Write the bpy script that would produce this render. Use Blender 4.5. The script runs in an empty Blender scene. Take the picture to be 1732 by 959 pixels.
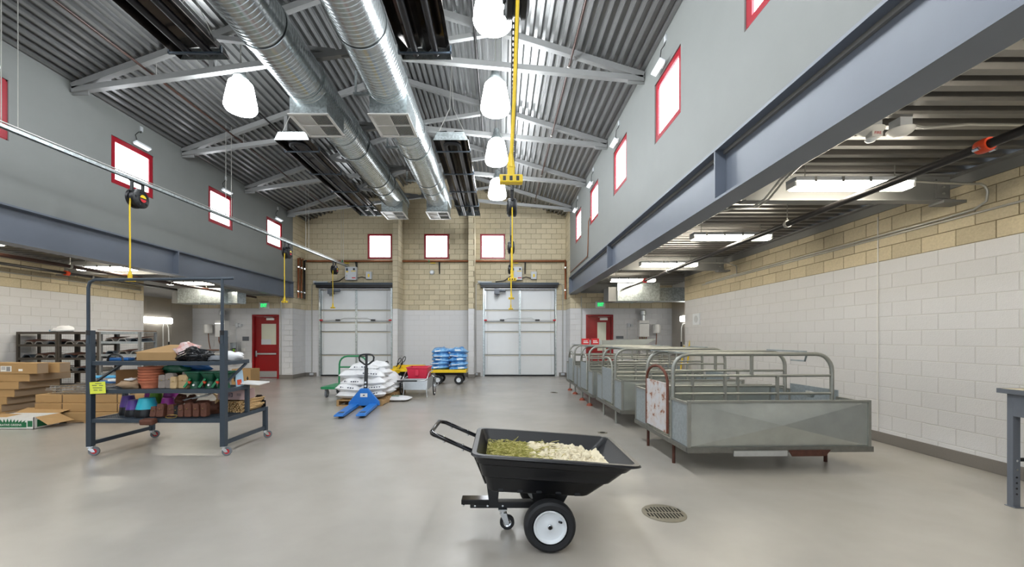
import bpy, bmesh, math, random
from mathutils import Vector, Matrix, Euler, noise
random.seed(7)
R = math.radians
sc = bpy.context.scene
C = sc.collection
# ------------------------------------------------------------------ camera, world, exposure
F, X0, Y0, EYE = 690.0, 846.0, 572.0, 1.52          # focal length and vanishing point in pixels of the 1732x959 frame, eye height
cam_d = bpy.data.cameras.new('camera'); cam = bpy.data.objects.new('camera', cam_d); C.objects.link(cam)
cam.location = (0, 0, EYE); cam.rotation_euler = (R(90), 0, 0)
cam_d.sensor_fit = 'HORIZONTAL'; cam_d.sensor_width = 36.0; cam_d.lens = 36.0*F/1732
cam_d.shift_x = (866-X0)/1732; cam_d.shift_y = (Y0-479.5)/1732
cam_d.clip_start = 0.05; cam_d.clip_end = 200
sc.camera = cam
w = bpy.data.worlds.new('sky'); sc.world = w; w.use_nodes = True
bg = w.node_tree.nodes['Background']; bg.inputs[0].default_value = (0.72, 0.85, 1.0, 1); bg.inputs[1].default_value = 2.2
sc.view_settings.view_transform = 'Standard'; sc.view_settings.look = 'None'; sc.view_settings.gamma = 1
sc.view_settings.use_curve_mapping = False
sc.view_settings.exposure = 0.40
LAMP, TUBE, PANE = 44.0, 34.0, 8.0                   # emission of globe lamps, bay tubes and daylit panes
try:
    sc.cycles.max_bounces = 8; sc.cycles.diffuse_bounces = 5; sc.cycles.glossy_bounces = 4; sc.cycles.transparent_max_bounces = 8
    sc.cycles.sample_clamp_indirect = 6.0; sc.cycles.use_denoising = True
    sc.cycles.caustics_reflective = False; sc.cycles.caustics_refractive = False
except Exception: pass

def at(px, py, y):                                     # a point at depth y seen at a photograph pixel
    return Vector(((px-X0)*y/F, y, EYE+(Y0-py)*y/F))
def fl(px, py):                                        # the floor point seen at a pixel
    y = F*EYE/(py-Y0); return Vector(((px-X0)*y/F, y, 0))

# ------------------------------------------------------------------ materials
def col(h):
    h = h.lstrip('#'); o = []
    for i in (0, 2, 4):
        c = int(h[i:i+2], 16)/255; o.append(c/12.92 if c <= .04045 else ((c+.055)/1.055)**2.4)
    return o+[1.0]
MATS = {}
def mat(name, hexc, rough=.5, metal=0., var=.06, scale=8., bump=0., bscale=60., vary=0., spec=.5, kind='noise', second=None, alpha=1., trans=0., rustc=None):
    m = bpy.data.materials.new(name); m.use_nodes = True; nt = m.node_tree; N = nt.nodes; L = nt.links
    b = N['Principled BSDF']; b.inputs['Roughness'].default_value = rough; b.inputs['Metallic'].default_value = metal
    b.inputs['Specular IOR Level'].default_value = spec
    tc = N.new('ShaderNodeTexCoord')
    if kind == 'voronoi':
        t = N.new('ShaderNodeTexVoronoi'); t.inputs['Scale'].default_value = scale; out = t.outputs['Color']
        sp = N.new('ShaderNodeSeparateColor'); L.new(out, sp.inputs[0]); out = sp.outputs[0]
    else:
        t = N.new('ShaderNodeTexNoise'); t.inputs['Scale'].default_value = scale; t.inputs['Detail'].default_value = 5; t.inputs['Roughness'].default_value = .6
        out = t.outputs['Fac']
    L.new(tc.outputs['Object'], t.inputs['Vector'])
    base = col(hexc); r = N.new('ShaderNodeValToRGB')
    e = r.color_ramp.elements
    if second:
        e[0].position = .42; e[1].position = .62; e[0].color = base; e[1].color = col(second)
        if rustc: e[1].position = .58; q_ = e.new(.62); q_.color = col(rustc)
    else:
        e[0].position = .25; e[1].position = .75
        e[0].color = [c*(1-var) for c in base[:3]]+[1]; e[1].color = [min(1, c*(1+var)) for c in base[:3]]+[1]
    L.new(out, r.inputs[0]); c_out = r.outputs[0]
    if vary:
        oi = N.new('ShaderNodeObjectInfo'); mr = N.new('ShaderNodeMapRange'); mr.inputs[3].default_value = 1-vary; mr.inputs[4].default_value = 1+vary
        L.new(oi.outputs['Random'], mr.inputs[0]); hs = N.new('ShaderNodeHueSaturation'); L.new(mr.outputs[0], hs.inputs['Value']); L.new(c_out, hs.inputs['Color']); c_out = hs.outputs[0]
    L.new(c_out, b.inputs['Base Color'])
    if bump:
        n2 = N.new('ShaderNodeTexNoise'); n2.inputs['Scale'].default_value = bscale; n2.inputs['Detail'].default_value = 3; L.new(tc.outputs['Object'], n2.inputs['Vector'])
        bp = N.new('ShaderNodeBump'); bp.inputs['Strength'].default_value = bump; bp.inputs['Distance'].default_value = .01
        L.new(n2.outputs['Fac'], bp.inputs['Height']); L.new(bp.outputs[0], b.inputs['Normal'])
    if trans: b.inputs['Transmission Weight'].default_value = trans
    if alpha < 1: b.inputs['Alpha'].default_value = alpha
    MATS[name] = m; return m
def emit(name, rgb, strength):
    m = bpy.data.materials.new(name); m.use_nodes = True; nt = m.node_tree; nt.nodes.clear()
    e = nt.nodes.new('ShaderNodeEmission'); e.inputs[0].default_value = list(rgb)+[1]; e.inputs[1].default_value = strength
    o = nt.nodes.new('ShaderNodeOutputMaterial'); nt.links.new(e.outputs[0], o.inputs[0]); MATS[name] = m; return m
M = MATS
mat('floor', '#a9a49c', .20, 0, .14, .7, .14, 240, spec=.65)
mat('asphalt', '#8a8782', .8, 0, .1, 3)
mat('tan_block', '#cabea2', .9, 0, .10, 40, .5, 120, vary=.09, spec=.2)
mat('white_block', '#d4d4d5', .6, 0, .02, 30, .35, 120, vary=.018, spec=.3)
mat('mortar', '#857a62', .95, 0, .08, 60, .3, 200, spec=.1)
mat('white_mortar', '#cac9c7', .7, 0, .03, 60, .2, 200, spec=.2)
mat('cove', '#77726c', .5, 0, .08, 90, .1, 300)
mat('grey_plaster', '#828583', .55, 0, .03, 2.5, .05, 120, spec=.35)
mat('steel_blue', '#676e7a', .42, 0, .04, 3, .02, 60, spec=.5)
mat('steel_grey', '#7f7f7d', .5, 0, .05, 5, spec=.4)
mat('truss_paint', '#8e8f8e', .4, .2, .04, 5)
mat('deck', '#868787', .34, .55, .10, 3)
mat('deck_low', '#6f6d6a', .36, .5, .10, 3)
mat('red_paint', '#8c0f14', .32, 0, .06, 6)
mat('frame_red', '#9c1024', .35, 0, .06, 6)
mat('galv', '#b4bcbd', .33, .75, .16, 26, kind='voronoi')
mat('galv_duct', '#c3c9ca', .24, .9, .10, 8)
mat('galv_panel', '#b4b8b3', .25, .68, .10, 5, .03, 40)
mat('galv_blue', '#a0a9ad', .4, .55, .07, 40, kind='voronoi')
mat('galv_dark', '#6f6e67', .5, .4, .18, 14)  # rust and the shade under the pens both put into this darker tone
mat('shelf_dark', '#4a443d', .6, .2, .2, 12)
mat('tube_galv', '#94958e', .38, .55, .10, 12)
mat('foot_red', '#8e4630', .7, .1, .2, 20)
mat('rust', '#4a2a1f', .8, .1, .3, 20, .3, 80)
mat('rust_paint', '#c3c3c6', .55, 0, .1, 11, .1, 60, second='#bfb4ae', rustc='#8a5a42')
mat('rust_red', '#66392a', .7, .1, .25, 20)
mat('chrome', '#d5d8da', .15, .95, .04, 8)
mat('aluminium', '#c9cccd', .32, .8, .06, 20)
mat('stainless', '#c0bab0', .33, .8, .06, 2.0)
mat('black', '#121316', .42, 0, .1, 12)
mat('black_tub', '#0b0d12', .36, 0, .15, 7, .04, 30, spec=.5)
mat('black_shine', '#08080a', .12, .2, .1, 5)
mat('rubber', '#17181b', .6, 0, .12, 20, .1, 90)
mat('grey_rubber', '#6d7176', .55, 0, .08, 20)
mat('rack_paint', '#39434d', .4, .2, .06, 14)
mat('white_paint', '#dfe4e8', .3, 0, .02, 6)
mat('white_plastic', '#e4e3df', .38, 0, .03, 8)
mat('door_white', '#e2e5e7', .35, 0, .02, 2.5)
mat('door_strip', '#b9b3a4', .4, .35, .08, 9)
mat('copper', '#8a5638', .38, .6, .15, 8)
mat('dark_pipe', '#1d1a1a', .38, .3, .1, 10)
mat('brown_pipe', '#3b241c', .4, .1, .15, 10)
mat('conduit', '#b3b2ac', .35, .6, .05, 10)
mat('heater_dark', '#4a4441', .16, .9, .2, 2.2)
mat('heater_tube', '#232326', .4, .35, .1, 10)
mat('yellow', '#e8c51c', .42, 0, .05, 9)
mat('yellow_note', '#dbe34c', .6, 0, .03, 9)
mat('orange', '#c5401c', .45, 0, .08, 9)
mat('blue_jack', '#1d6fc0', .42, 0, .08, 14)
mat('green_cart', '#1c8050', .42, 0, .06, 10)
mat('green_dark', '#0e4a33', .38, 0, .1, 12)
mat('green_print', '#1d6b45', .6, 0, .08, 30)
mat('red_bin', '#cf2746', .38, 0, .05, 8)
mat('purple', '#57398c', .42, 0, .05, 8)
mat('magenta', '#9a2f8d', .42, 0, .05, 8)
mat('teal', '#29b3c9', .42, 0, .05, 8)
mat('lime', '#7cb83a', .42, 0, .05, 8)
mat('terracotta', '#b96d50', .8, 0, .08, 9, .05, 60, vary=.16)
mat('card', '#a9895f', .8, 0, .06, 4, .03, 60, vary=.07, spec=.2)
mat('card_end', '#9a846b', .8, 0, .06, 4, vary=.05, spec=.2)
mat('card_dark', '#7c5a3a', .85, 0, .1, 5, spec=.2)
mat('paper_bag', '#a2886c', .85, 0, .12, 9, .2, 30)
mat('leather', '#5b3526', .65, 0, .22, 14, .15, 50)
mat('leather_grey', '#8a8079', .75, 0, .15, 14, .15, 50)
mat('leather_tan', '#b49a72', .75, 0, .15, 14, .15, 50)
mat('bag_white', '#e3e4e6', .42, 0, .04, 8, .25, 14)
mat('bag_blue', '#3f86c8', .3, 0, .1, 7, .5, 14, second='#93c4ea')
mat('bag_pink', '#d5c4c2', .25, 0, .12, 10, .4, 18, second='#c58a80')
mat('bag_black', '#101114', .25, 0, .2, 8, .5, 20)
mat('pink_box', '#b59a98', .7, 0, .04, 8)
mat('print_dark', '#3b4354', .7, 0, .05, 20)
mat('print_red', '#c3262d', .6, 0, .05, 20)
mat('print_blue', '#4ea3cf', .5, 0, .05, 20)
mat('wood', '#a4845a', .8, 0, .2, 16, .15, 50, vary=.1)
mat('wood_end', '#caa877', .8, 0, .2, 30, vary=.15)
mat('blue_tarp', '#1f5f9e', .4, 0, .2, 10, .3, 20)
mat('grey_bench', '#62676f', .42, .1, .05, 14)
mat('bench_top', '#c9c0a8', .45, 0, .05, 10)
mat('wool', '#e6dcc0', .95, 0, .10, 22, .6, 120, spec=.1)
mat('hay', '#8d8b45', .9, 0, .3, 26, spec=.1, second='#d6cd8c')
mat('hay_pale', '#b7ab68', .9, 0, .25, 18, spec=.1)
mat('brass', '#a88d52', .35, .8, .1, 12)
mat('drain', '#857f70', .45, .5, .12, 30)
mat('drain_hole', '#17150f', .9, 0, .1, 20)
mat('extinguisher', '#b3151b', .3, 0, .05, 9)
mat('grey_box', '#c4c8cc', .45, 0, .03, 8)
mat('clear_pane', '#cfd0bd', .25, 0, .03, 3)
mat('blue_pack', '#9db8cc', .4, 0, .1, 20)
emit('globe', (.93, .97, 1.0), LAMP); emit('tube_light', (1, .92, .77), TUBE); emit('wash_light', (1, .98, .93), 9.0)
emit('daylit', (.90, .95, 1.0), PANE); emit('exit_green', (.02, 1, .22), 1.0)
mat('exit_face', '#cfe0d2', .4, 0, .02, 8)

# ------------------------------------------------------------------ mesh builder
class MB:
    def __init__(s): s.v = []; s.f = []
    def add(s, vs, fs):
        o = len(s.v); s.v += [tuple(p) for p in vs]; s.f += [tuple(i+o for i in q) for q in fs]; return s
    def box(s, x0, x1, y0, y1, z0, z1):
        return s.add([(x0,y0,z0),(x1,y0,z0),(x1,y1,z0),(x0,y1,z0),(x0,y0,z1),(x1,y0,z1),(x1,y1,z1),(x0,y1,z1)],
                     [(0,3,2,1),(4,5,6,7),(0,1,5,4),(1,2,6,5),(2,3,7,6),(3,0,4,7)])
    def bar(s, p, q, wd, ht, up=(0,0,1)):              # rectangular bar from p to q
        p = Vector(p); q = Vector(q); d = (q-p).normalized(); u = Vector(up)
        if abs(d.dot(u)) > .99: u = Vector((0,1,0))
        sd = d.cross(u).normalized(); u = sd.cross(d).normalized(); a = sd*wd/2; b = u*ht/2
        vs = [p-a-b, p+a-b, p+a+b, p-a+b, q-a-b, q+a-b, q+a+b, q-a+b]
        return s.add(vs, [(0,1,2,3),(7,6,5,4),(0,4,5,1),(1,5,6,2),(2,6,7,3),(3,7,4,0)])
    def obox(s, c, size, rot=(0,0,0)):
        m = Matrix.Translation(c) @ Euler([R(a) for a in rot]).to_matrix().to_4x4(); t = MB().box(-size[0]/2,size[0]/2,-size[1]/2,size[1]/2,-size[2]/2,size[2]/2)
        return s.add([m @ Vector(v) for v in t.v], t.f)
    def tube(s, pts, r, n=8, closed=False, caps=True):
        pts = [Vector(p) for p in pts]; k = len(pts); rr = r if isinstance(r, (list, tuple)) else [r]*k
        T = []
        for i in range(k):
            if closed: d = pts[(i+1) % k]-pts[i-1]
            else: d = pts[min(i+1,k-1)]-pts[max(i-1,0)]
            T.append(d.normalized())
        u = Vector((0,0,1)) if abs(T[0].z) < .9 else Vector((1,0,0))
        u = (u-T[0]*u.dot(T[0])).normalized(); vs = []
        for i in range(k):
            u = (u-T[i]*u.dot(T[i])).normalized(); b = T[i].cross(u)
            for j in range(n):
                a = 2*math.pi*j/n; vs.append(pts[i]+(u*math.cos(a)+b*math.sin(a))*rr[i])
        fs = []
        for i in range(k if closed else k-1):
            i2 = (i+1) % k
            for j in range(n): fs.append((i*n+j, i*n+(j+1)%n, i2*n+(j+1)%n, i2*n+j))
        if caps and not closed: fs += [tuple(range(n))[::-1], tuple((k-1)*n+j for j in range(n))]
        return s.add(vs, fs)
    def cyl(s, p, q, r, n=12, r2=None): return s.tube([p, q], [r, r if r2 is None else r2], n)
    def lathe(s, prof, n=20, c=(0,0,0), axis=(0,0,1), closed=False):
        a = Vector(axis).normalized(); q = a.to_track_quat('Z','Y'); c = Vector(c); vs = []; fs = []; k = len(prof)
        for (r, z) in prof:
            for j in range(n):
                t = 2*math.pi*j/n; vs.append(c+q @ Vector((max(r,1e-4)*math.cos(t), max(r,1e-4)*math.sin(t), z)))
        for i in range(k if closed else k-1):
            i2 = (i+1) % k
            for j in range(n): fs.append((i*n+j, i*n+(j+1)%n, i2*n+(j+1)%n, i2*n+j))
        return s.add(vs, fs)
    def prism(s, poly, a, b, plane='xz'):              # polygon extruded from a to b along the remaining axis
        def P(u, v, w): return {'xz': (u,w,v), 'yz': (w,u,v), 'xy': (u,v,w)}[plane]
        n = len(poly); vs = [P(u,v,a) for u,v in poly]+[P(u,v,b) for u,v in poly]
        return s.add(vs, [tuple(range(n)), tuple(range(2*n-1,n-1,-1))]+[(i,(i+1)%n,n+(i+1)%n,n+i) for i in range(n)])
    def quad(s, *p): return s.add(p, [tuple(range(len(p)))])
    def blob(s, c, r, n=10, m=7, wob=.15, seed=0):
        c = Vector(c); vs = []; fs = []
        for i in range(m+1):
            ph = math.pi*i/m
            for j in range(n):
                t = 2*math.pi*j/n; d = Vector((math.sin(ph)*math.cos(t), math.sin(ph)*math.sin(t), math.cos(ph)))
                k = 1+wob*noise.noise(d*1.7+Vector((seed*3.1,seed,0)))*2; vs.append(c+Vector((d.x*r[0],d.y*r[1],d.z*r[2]))*k)
        for i in range(m):
            for j in range(n): fs.append((i*n+j, (i+1)*n+j, (i+1)*n+(j+1)%n, i*n+(j+1)%n))
        return s.add(vs, fs)
    def pillow(s, L, W, H, nu=14, nv=10, seed=0, wr=.25):
        top = []; bot = []
        for i in range(nu+1):
            for j in range(nv+1):
                u = -1+2*i/nu; v = -1+2*j/nv
                e = max(0, (1-abs(u)**2.6))**.6*max(0, (1-abs(v)**2.6))**.6
                k = 1+wr*noise.noise(Vector((u*2.2+seed*5.3, v*2.2, seed)))+.5*wr*noise.noise(Vector((u*5+seed*2.3, v*5, seed+7)))
                x = u*L/2*(1-.07*abs(v)**2+.05*noise.noise(Vector((v*2, seed, 3)))); y = v*W/2*(1-.07*abs(u)**2+.06*noise.noise(Vector((u*2.5, seed, 9))))
                top.append((x, y, H*.42+H*.58*e*k)); bot.append((x, y, H*.42-H*.42*e))
        q = (nu+1)*(nv+1); fs = []
        for i in range(nu):
            for j in range(nv):
                a = i*(nv+1)+j; b = a+nv+1; fs.append((a, b, b+1, a+1)); fs.append((q+a, q+a+1, q+b+1, q+b))
        return s.add(top+bot, fs)
    def mesh(s, name, m, smooth=None, weld=True):
        me = bpy.data.meshes.new(name); me.from_pydata(s.v, [], s.f); me.materials.append(M[m] if isinstance(m, str) else m)
        bm = bmesh.new(); bm.from_mesh(me)
        if weld: bmesh.ops.remove_doubles(bm, verts=bm.verts, dist=1e-5)
        bmesh.ops.recalc_face_normals(bm, faces=bm.faces); bm.to_mesh(me); bm.free()
        if smooth is not None:
            me.polygons.foreach_set('use_smooth', [True]*len(me.polygons)); me.set_sharp_from_angle(angle=R(smooth))
        return me
    def build(s, name, m, parent=None, loc=(0,0,0), rz=0, smooth=None, bevel=0, weld=True, rot=None):
        return link(name, s.mesh(name, m, smooth, weld), parent, loc, rz, bevel, rot)
def link(name, me, parent=None, loc=(0,0,0), rz=0, bevel=0, rot=None):
    o = bpy.data.objects.new(name, me); C.objects.link(o); o.parent = parent; o.location = loc
    o.rotation_euler = [R(a) for a in rot] if rot else (0, 0, rz)
    if bevel:
        b = o.modifiers.new('edge', 'BEVEL'); b.width = bevel; b.segments = 2; b.limit_method = 'ANGLE'; b.angle_limit = R(40)
    return o
def tag(o, label, cat, group=None, kind=None):
    o['label'] = label; o['category'] = cat
    if group: o['group'] = group
    if kind: o['kind'] = kind
    return o
def thing(name, label, cat, loc=(0,0,0), rz=0, group=None, kind=None, rot=None):
    o = bpy.data.objects.new(name, None); C.objects.link(o); o.location = loc; o.rotation_euler = [R(a) for a in rot] if rot else (0,0,R(rz))
    o.empty_display_size = .1
    return tag(o, label, cat, group, kind)
def dup(src, loc, rz=None, label=None, parent=None):
    def cp(o, par):
        c = o.copy(); C.objects.link(c); c.parent = par
        for ch in kids.get(o.name, []): cp(ch, c)
        return c
    kids = {}
    for o in C.objects:
        if o.parent: kids.setdefault(o.parent.name, []).append(o)
    c = cp(src, parent); c.location = loc
    if rz is not None: c.rotation_euler = (0, 0, R(rz))
    if label: c['label'] = label
    return c
def text(body, size, m, parent, loc, rot, ext=.002, name='lettering', align='CENTER', sx=1., bold=0.):
    cu = bpy.data.curves.new(name, 'FONT'); cu.body = body; cu.size = size; cu.extrude = ext; cu.align_x = align; cu.align_y = 'CENTER'; cu.offset = bold; cu.materials.append(M[m])
    tmp = bpy.data.objects.new(name, cu); C.objects.link(tmp); bpy.context.view_layer.update(); me = bpy.data.meshes.new_from_object(tmp.evaluated_get(bpy.context.evaluated_depsgraph_get())); bpy.data.objects.remove(tmp)
    if not me.materials: me.materials.append(M[m])
    o = bpy.data.objects.new(name, me); C.objects.link(o); o.parent = parent; o.location = loc; o.rotation_euler = [R(a) for a in rot]; o.scale = (sx,1,1); return o
def arc(c, r, a0, a1, n, plane='xz'):
    o = []
    for i in range(n+1):
        a = R(a0+(a1-a0)*i/n); u, v = r*math.cos(a), r*math.sin(a)
        o.append(Vector(c)+{'xz': Vector((u,0,v)), 'yz': Vector((0,u,v)), 'xy': Vector((u,v,0))}[plane])
    return o
# ================================================================== the setting
XL, XR, WL, WR, AL, AR = -7.78, 2.62, -10.75, 5.57, -11.55, 6.45     # nave faces, outer walls, alcove walls
YB, YP, YS, YA, YF = 16.3, 15.5, 15.3, 12.3, -6.0                     # back wall, pilasters, bay ends, alcove start, front wall
RX, RZ = -2.68, 8.0                                                   # ridge
EL, ER = 6.16, 6.36                                                   # eaves
BH, BW, JT = .2032, .4064, .010                                       # block course, block length, joint
def roof_z(x): return RZ-(RX-x)*(RZ-EL)/(RX-XL) if x < RX else RZ-(x-RX)*(RZ-ER)/(XR-RX)

def free(s0, s1, z0, z1, holes):                                      # z intervals of a strip outside the holes
    iv = [(z0, z1)]
    for (a, b, c, d) in holes:
        if a < s1-1e-4 and b > s0+1e-4:
            nv = []
            for (p, q) in iv:
                if d <= p or c >= q: nv.append((p, q)); continue
                if c > p: nv.append((p, c))
                if d < q: nv.append((d, q))
            iv = nv
    return iv
def slab(L, H, T, holes=(), y0=0., z0=0.):
    mb = MB(); cuts = sorted({0., L}|{min(max(x, 0), L) for h in holes for x in h[:2]})
    for a, b in zip(cuts, cuts[1:]):
        if b-a < 1e-4: continue
        for (p, q) in free(a, b, z0, H, holes): mb.box(a, b, y0, y0+T, p, q)
    return mb
block_cache = {}
def block_mesh(L, H, m):
    k = (round(L, 3), round(H, 3), m)
    if k not in block_cache:
        t, c = (.010, .004) if m == 'tan_block' else (.0035, .003)
        L2, H2 = L-JT, H-JT
        mb = MB(); mb.add([(0,.004,0),(L2,.004,0),(L2,.004,H2),(0,.004,H2),(0,-t+c,0),(L2,-t+c,0),(L2,-t+c,H2),(0,-t+c,H2),(c,-t,c),(L2-c,-t,c),(L2-c,-t,H2-c),(c,-t,H2-c)],
               [(8,9,10,11),(4,5,9,8),(5,6,10,9),(6,7,11,10),(7,4,8,11),(0,1,5,4),(1,2,6,5),(2,3,7,6),(3,0,4,7)])
        block_cache[k] = mb.mesh('block', m)
    return block_cache[k]
def block_wall(name, label, O, th, L, H, holes=(), T=.2, paint=13, top=None, shown=None, start=0., offset=0., parent=None, rows0=0):
    tr = Matrix.Translation(O) @ Matrix.Rotation(R(th), 4, 'Z')
    pz = paint*BH
    up = MB(); lo = MB()
    for mb, z0, z1 in ((lo, 0, min(pz, H)), (up, pz, H)):
        if z1 <= z0: continue
        t = slab(L, z1, T, holes, 0, z0); mb.add(t.v, t.f)
    base = (lo if lo.v else up)
    o = base.build(name, 'white_mortar' if lo.v else 'mortar', parent, O, R(th)) if parent is None else base.build(name, 'white_mortar', parent, O, R(th))
    if parent is None: tag(o, label, 'wall', kind='structure')
    if lo.v and up.v: up.build('bare_courses', 'mortar', o)
    items = []
    for r in range(rows0, int(math.ceil(H/BH-1e-6))):
        z = r*BH; h = min(BH, H-z)
        if h < .05: continue
        s = -((r % 2)*BW/2)-offset
        while s < L-.01:
            a, b = max(s, 0.), min(s+BW, L); s += BW
            segs = [(a, b)]
            for (h0, h1, c, d) in holes:
                if c < z+h-.03 and d > z+.03:
                    ns = []
                    for (p, q) in segs:
                        if h1 <= p or h0 >= q: ns.append((p, q)); continue
                        if h0 > p: ns.append((p, h0))
                        if h1 < q: ns.append((h1, q))
                    segs = ns
            for (p, q) in segs:
                if q-p < .04: continue
                wp = tr @ Vector(((p+q)/2, 0, z+h/2))
                if top and wp.z-.05 > top(wp.x): continue
                items.append((shown is None or shown(wp), (wp-Vector((0,0,EYE))).length, p, q, z, h))
    vis = sorted([i for i in items if i[0]], key=lambda i: i[1]); keep = vis[:300]; rest = vis[300:]+[i for i in items if not i[0]]
    for _, _, p, q, z, h in keep:
        link('block', block_mesh(q-p, h, 'white_block' if z < pz-.01 else 'tan_block'), o, (p+JT/2, 0, z+JT/2))
    for m_, sel in (('white_block', [i for i in rest if i[4] < pz-.01]), ('tan_block', [i for i in rest if i[4] >= pz-.01])):
        if sel:
            mb = MB()
            for _, _, p, q, z, h in sel:
                c_ = .003; mb.box(p+JT/2, q-JT/2, -.0035 if m_ == 'white_block' else -.01, .004, z+JT/2, z+h-JT/2)
            b_ = mb.build('block_courses', m_, o, weld=False); b_['kind'] = 'stuff'
    return o

fl_o = MB().box(-14, 9, -14, 18, -.15, 0).build('floor', 'floor'); tag(fl_o, 'beige polished concrete floor of the animal barn', 'floor', kind='structure')

# ---- back wall in three bays with pilasters between
DL0, DL1, DR0, DR1, DZ = -7.23, -4.3, -.685, 2.245, 3.66              # overhead door openings
WZ0, WZ1 = 4.69, 5.69
wins = [(-5.30, -4.32), (-3.04, -2.05), (-.80, .20)]
holes = [(DL0-XL, DL1-XL, -1, DZ), (DR0-XL, DR1-XL, -1, DZ)]+[(a-XL, b-XL, WZ0, WZ1) for a, b in wins]
block_wall('wall_back', 'tan block gable wall, white below, holding two overhead doors and three square windows', (XL, YB, 0), 0, XR+.1-XL, 8.2, holes, .25,
           top=roof_z, shown=lambda p: p.z > 2.2 and p.z < 7.0, offset=.13)
for nm, a, b, lb in (('wall_pilaster_1', -4.09, -3.886, 'slim block pilaster between white overhead door and the stacked blue bags alcove'),
                     ('wall_pilaster_2', -1.213, -.985, 'slim block pilaster beside the overhead door nearest the pens')):
    p = block_wall(nm, lb, (a, YP, 0), 0, b-a, 7.9, T=YB-YP, shown=lambda p: p.z < 7, offset=.0)
    for th, O in ((90, (b, YP, 0)), ):
        sd = block_wall('side_face', '', (b-a, 0, 0), 90, YB-YP, 7.9, T=.01, parent=p, shown=lambda q: q.z < 7)
        sd.rotation_euler = (0, 0, R(90))
block_wall('wall_stub_1', 'narrow block return wall carrying three vertical copper pipes', (XL, YS, 0), 90, YB-YS, 6.3, T=.2)
block_wall('wall_stub_2', 'narrow block return wall between overhead door and red exit door', (XR, YB, 0), -90, YB-YS, 6.5, T=.2)
# ---- bay end walls with the red doors
LD0, LD1, RD0, RD1, RDZ = -9.29, -8.29, 3.215, 4.235, 2.40
block_wall('wall_bay_1', 'white block end wall of the cluttered bay with red exit door', (AL, YS, 0), 0, XL-AL, 3.55, [(LD0-AL, LD1-AL, -1, RDZ)], .2)
block_wall('wall_bay_2', 'white block end wall behind the pens with red exit door', (XR, YS, 0), 0, AR-XR, 3.55, [(RD0-XR, RD1-XR, -1, RDZ)], .2)
# ---- long outer walls
block_wall('wall_right', 'long white painted block wall behind the pens with two bare tan courses on top', (WR, YA, 0), -90, YA-YF, 3.36, T=.25, shown=lambda p: p.y > 4.0, offset=.2)
block_wall('wall_left', 'white painted block wall behind the shelving and cartons', (WL, YF, 0), 90, YA-YF, 3.36, T=.25, shown=lambda p: p.y > 8.3, offset=.1)
for nm, x0, x1, lb in (('wall_jamb_1', AL, WL, 'short block jamb between shelving and steel wash alcove'), ('wall_jamb_2', WR, AR, 'short block jamb between pen wall and steel wash alcove')):
    o = MB().box(x0-.2 if x0 < 0 else x0, x1-.0 if x0 < 0 else x1+.2, YA-.25, YA, 0, 3.55).build(nm, 'white_block'); tag(o, lb, 'wall', kind='structure')
# ---- stainless wash alcoves
for nm, x, sgn, lb in (('wall_alcove_1', AL, 1, 'brushed stainless steel wash alcove wall behind the tall rack'), ('wall_alcove_2', AR, -1, 'stainless steel wash alcove wall beyond the pens')):
    o = MB().box(min(x, x-sgn*.2), max(x, x-sgn*.2), YA, YS, 0, 3.6).build(nm, 'white_block'); tag(o, lb, 'wall', kind='structure')
    for i in range(3):
        y0 = YA+.02+i*(YS-YA)/3
        MB().box(min(x, x+sgn*.012), max(x, x+sgn*.012), y0, y0+(YS-YA)/3-.012, .9, 2.9).build('steel_sheet', 'stainless', o, bevel=.002)
# ---- front wall behind the viewer with two open overhead doorways
o = slab(XR-XL, 8.2, .25, [(.6, 3.6, -1, 3.66), (6.6, 9.6, -1, 3.66)]).build('wall_front', 'white_block', None, (XL, YF-.25, 0)); tag(o, 'block front wall with two open doorways behind the viewer', 'wall', kind='structure')
for nm, a, b in (('wall_front_1', WL-.3, XL), ('wall_front_2', XR, WR+.3)):
    o = MB().box(a, b, YF-.25, YF, 0, 3.7).build(nm, 'white_block'); tag(o, 'block front wall of the side bay '+('by the cartons' if a < 0 else 'by the pens')+' behind the viewer', 'wall', kind='structure')

# ---- clerestory walls with windows, girders under them
def window(n, c, wd, ht, th, lab, dep=.045):
    o = MB()
    o.box(-wd/2, wd/2, .02, .06+dep, ht/2-.022, ht/2).box(-wd/2, wd/2, .02, .06+dep, -ht/2, -ht/2+.022)
    o.box(-wd/2, -wd/2+.022, .02, .06+dep, -ht/2, ht/2).box(wd/2-.022, wd/2, .02, .06+dep, -ht/2, ht/2)
    o = o.build('window_%d' % n, 'frame_red', None, c, R(th)); tag(o, lab, 'window', kind='structure')
    f = MB(); i = .022; k = .10 if abs(th) > 45 else .075
    f.box(-wd/2+i, wd/2-i, dep-.03, dep+.03, ht/2-k, ht/2-i).box(-wd/2+i, wd/2-i, dep-.03, dep+.03, -ht/2+i, -ht/2+k)
    f.box(-wd/2+i, -wd/2+k, dep-.03, dep+.03, -ht/2+k, ht/2-k).box(wd/2-k, wd/2-i, dep-.03, dep+.03, -ht/2+k, ht/2-k)
    f.build('window_frame', 'frame_red', o, bevel=.004)
    MB().box(-wd/2+k, wd/2-k, dep+.0, dep+.012, -ht/2+k, ht/2-k).build('pane', 'daylit', o)
    return o
nwin = 0
for a, b, t in ((wins[0][0], wins[0][1], 'square red framed window above the overhead door with the pallet of bags'), (wins[1][0], wins[1][1], 'square red framed window between the two block pilasters'),
             (wins[2][0], wins[2][1], 'square red framed window above the overhead door nearest the pens')):
    nwin += 1; window(nwin, ((a+b)/2, YB, (WZ0+WZ1)/2), b-a-.004, WZ1-WZ0-.004, 0, t, .05)
BL0, BL1, BR0, BR1 = 3.03, 3.63, 3.16, 3.79                           # girder bottoms and tops
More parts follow.
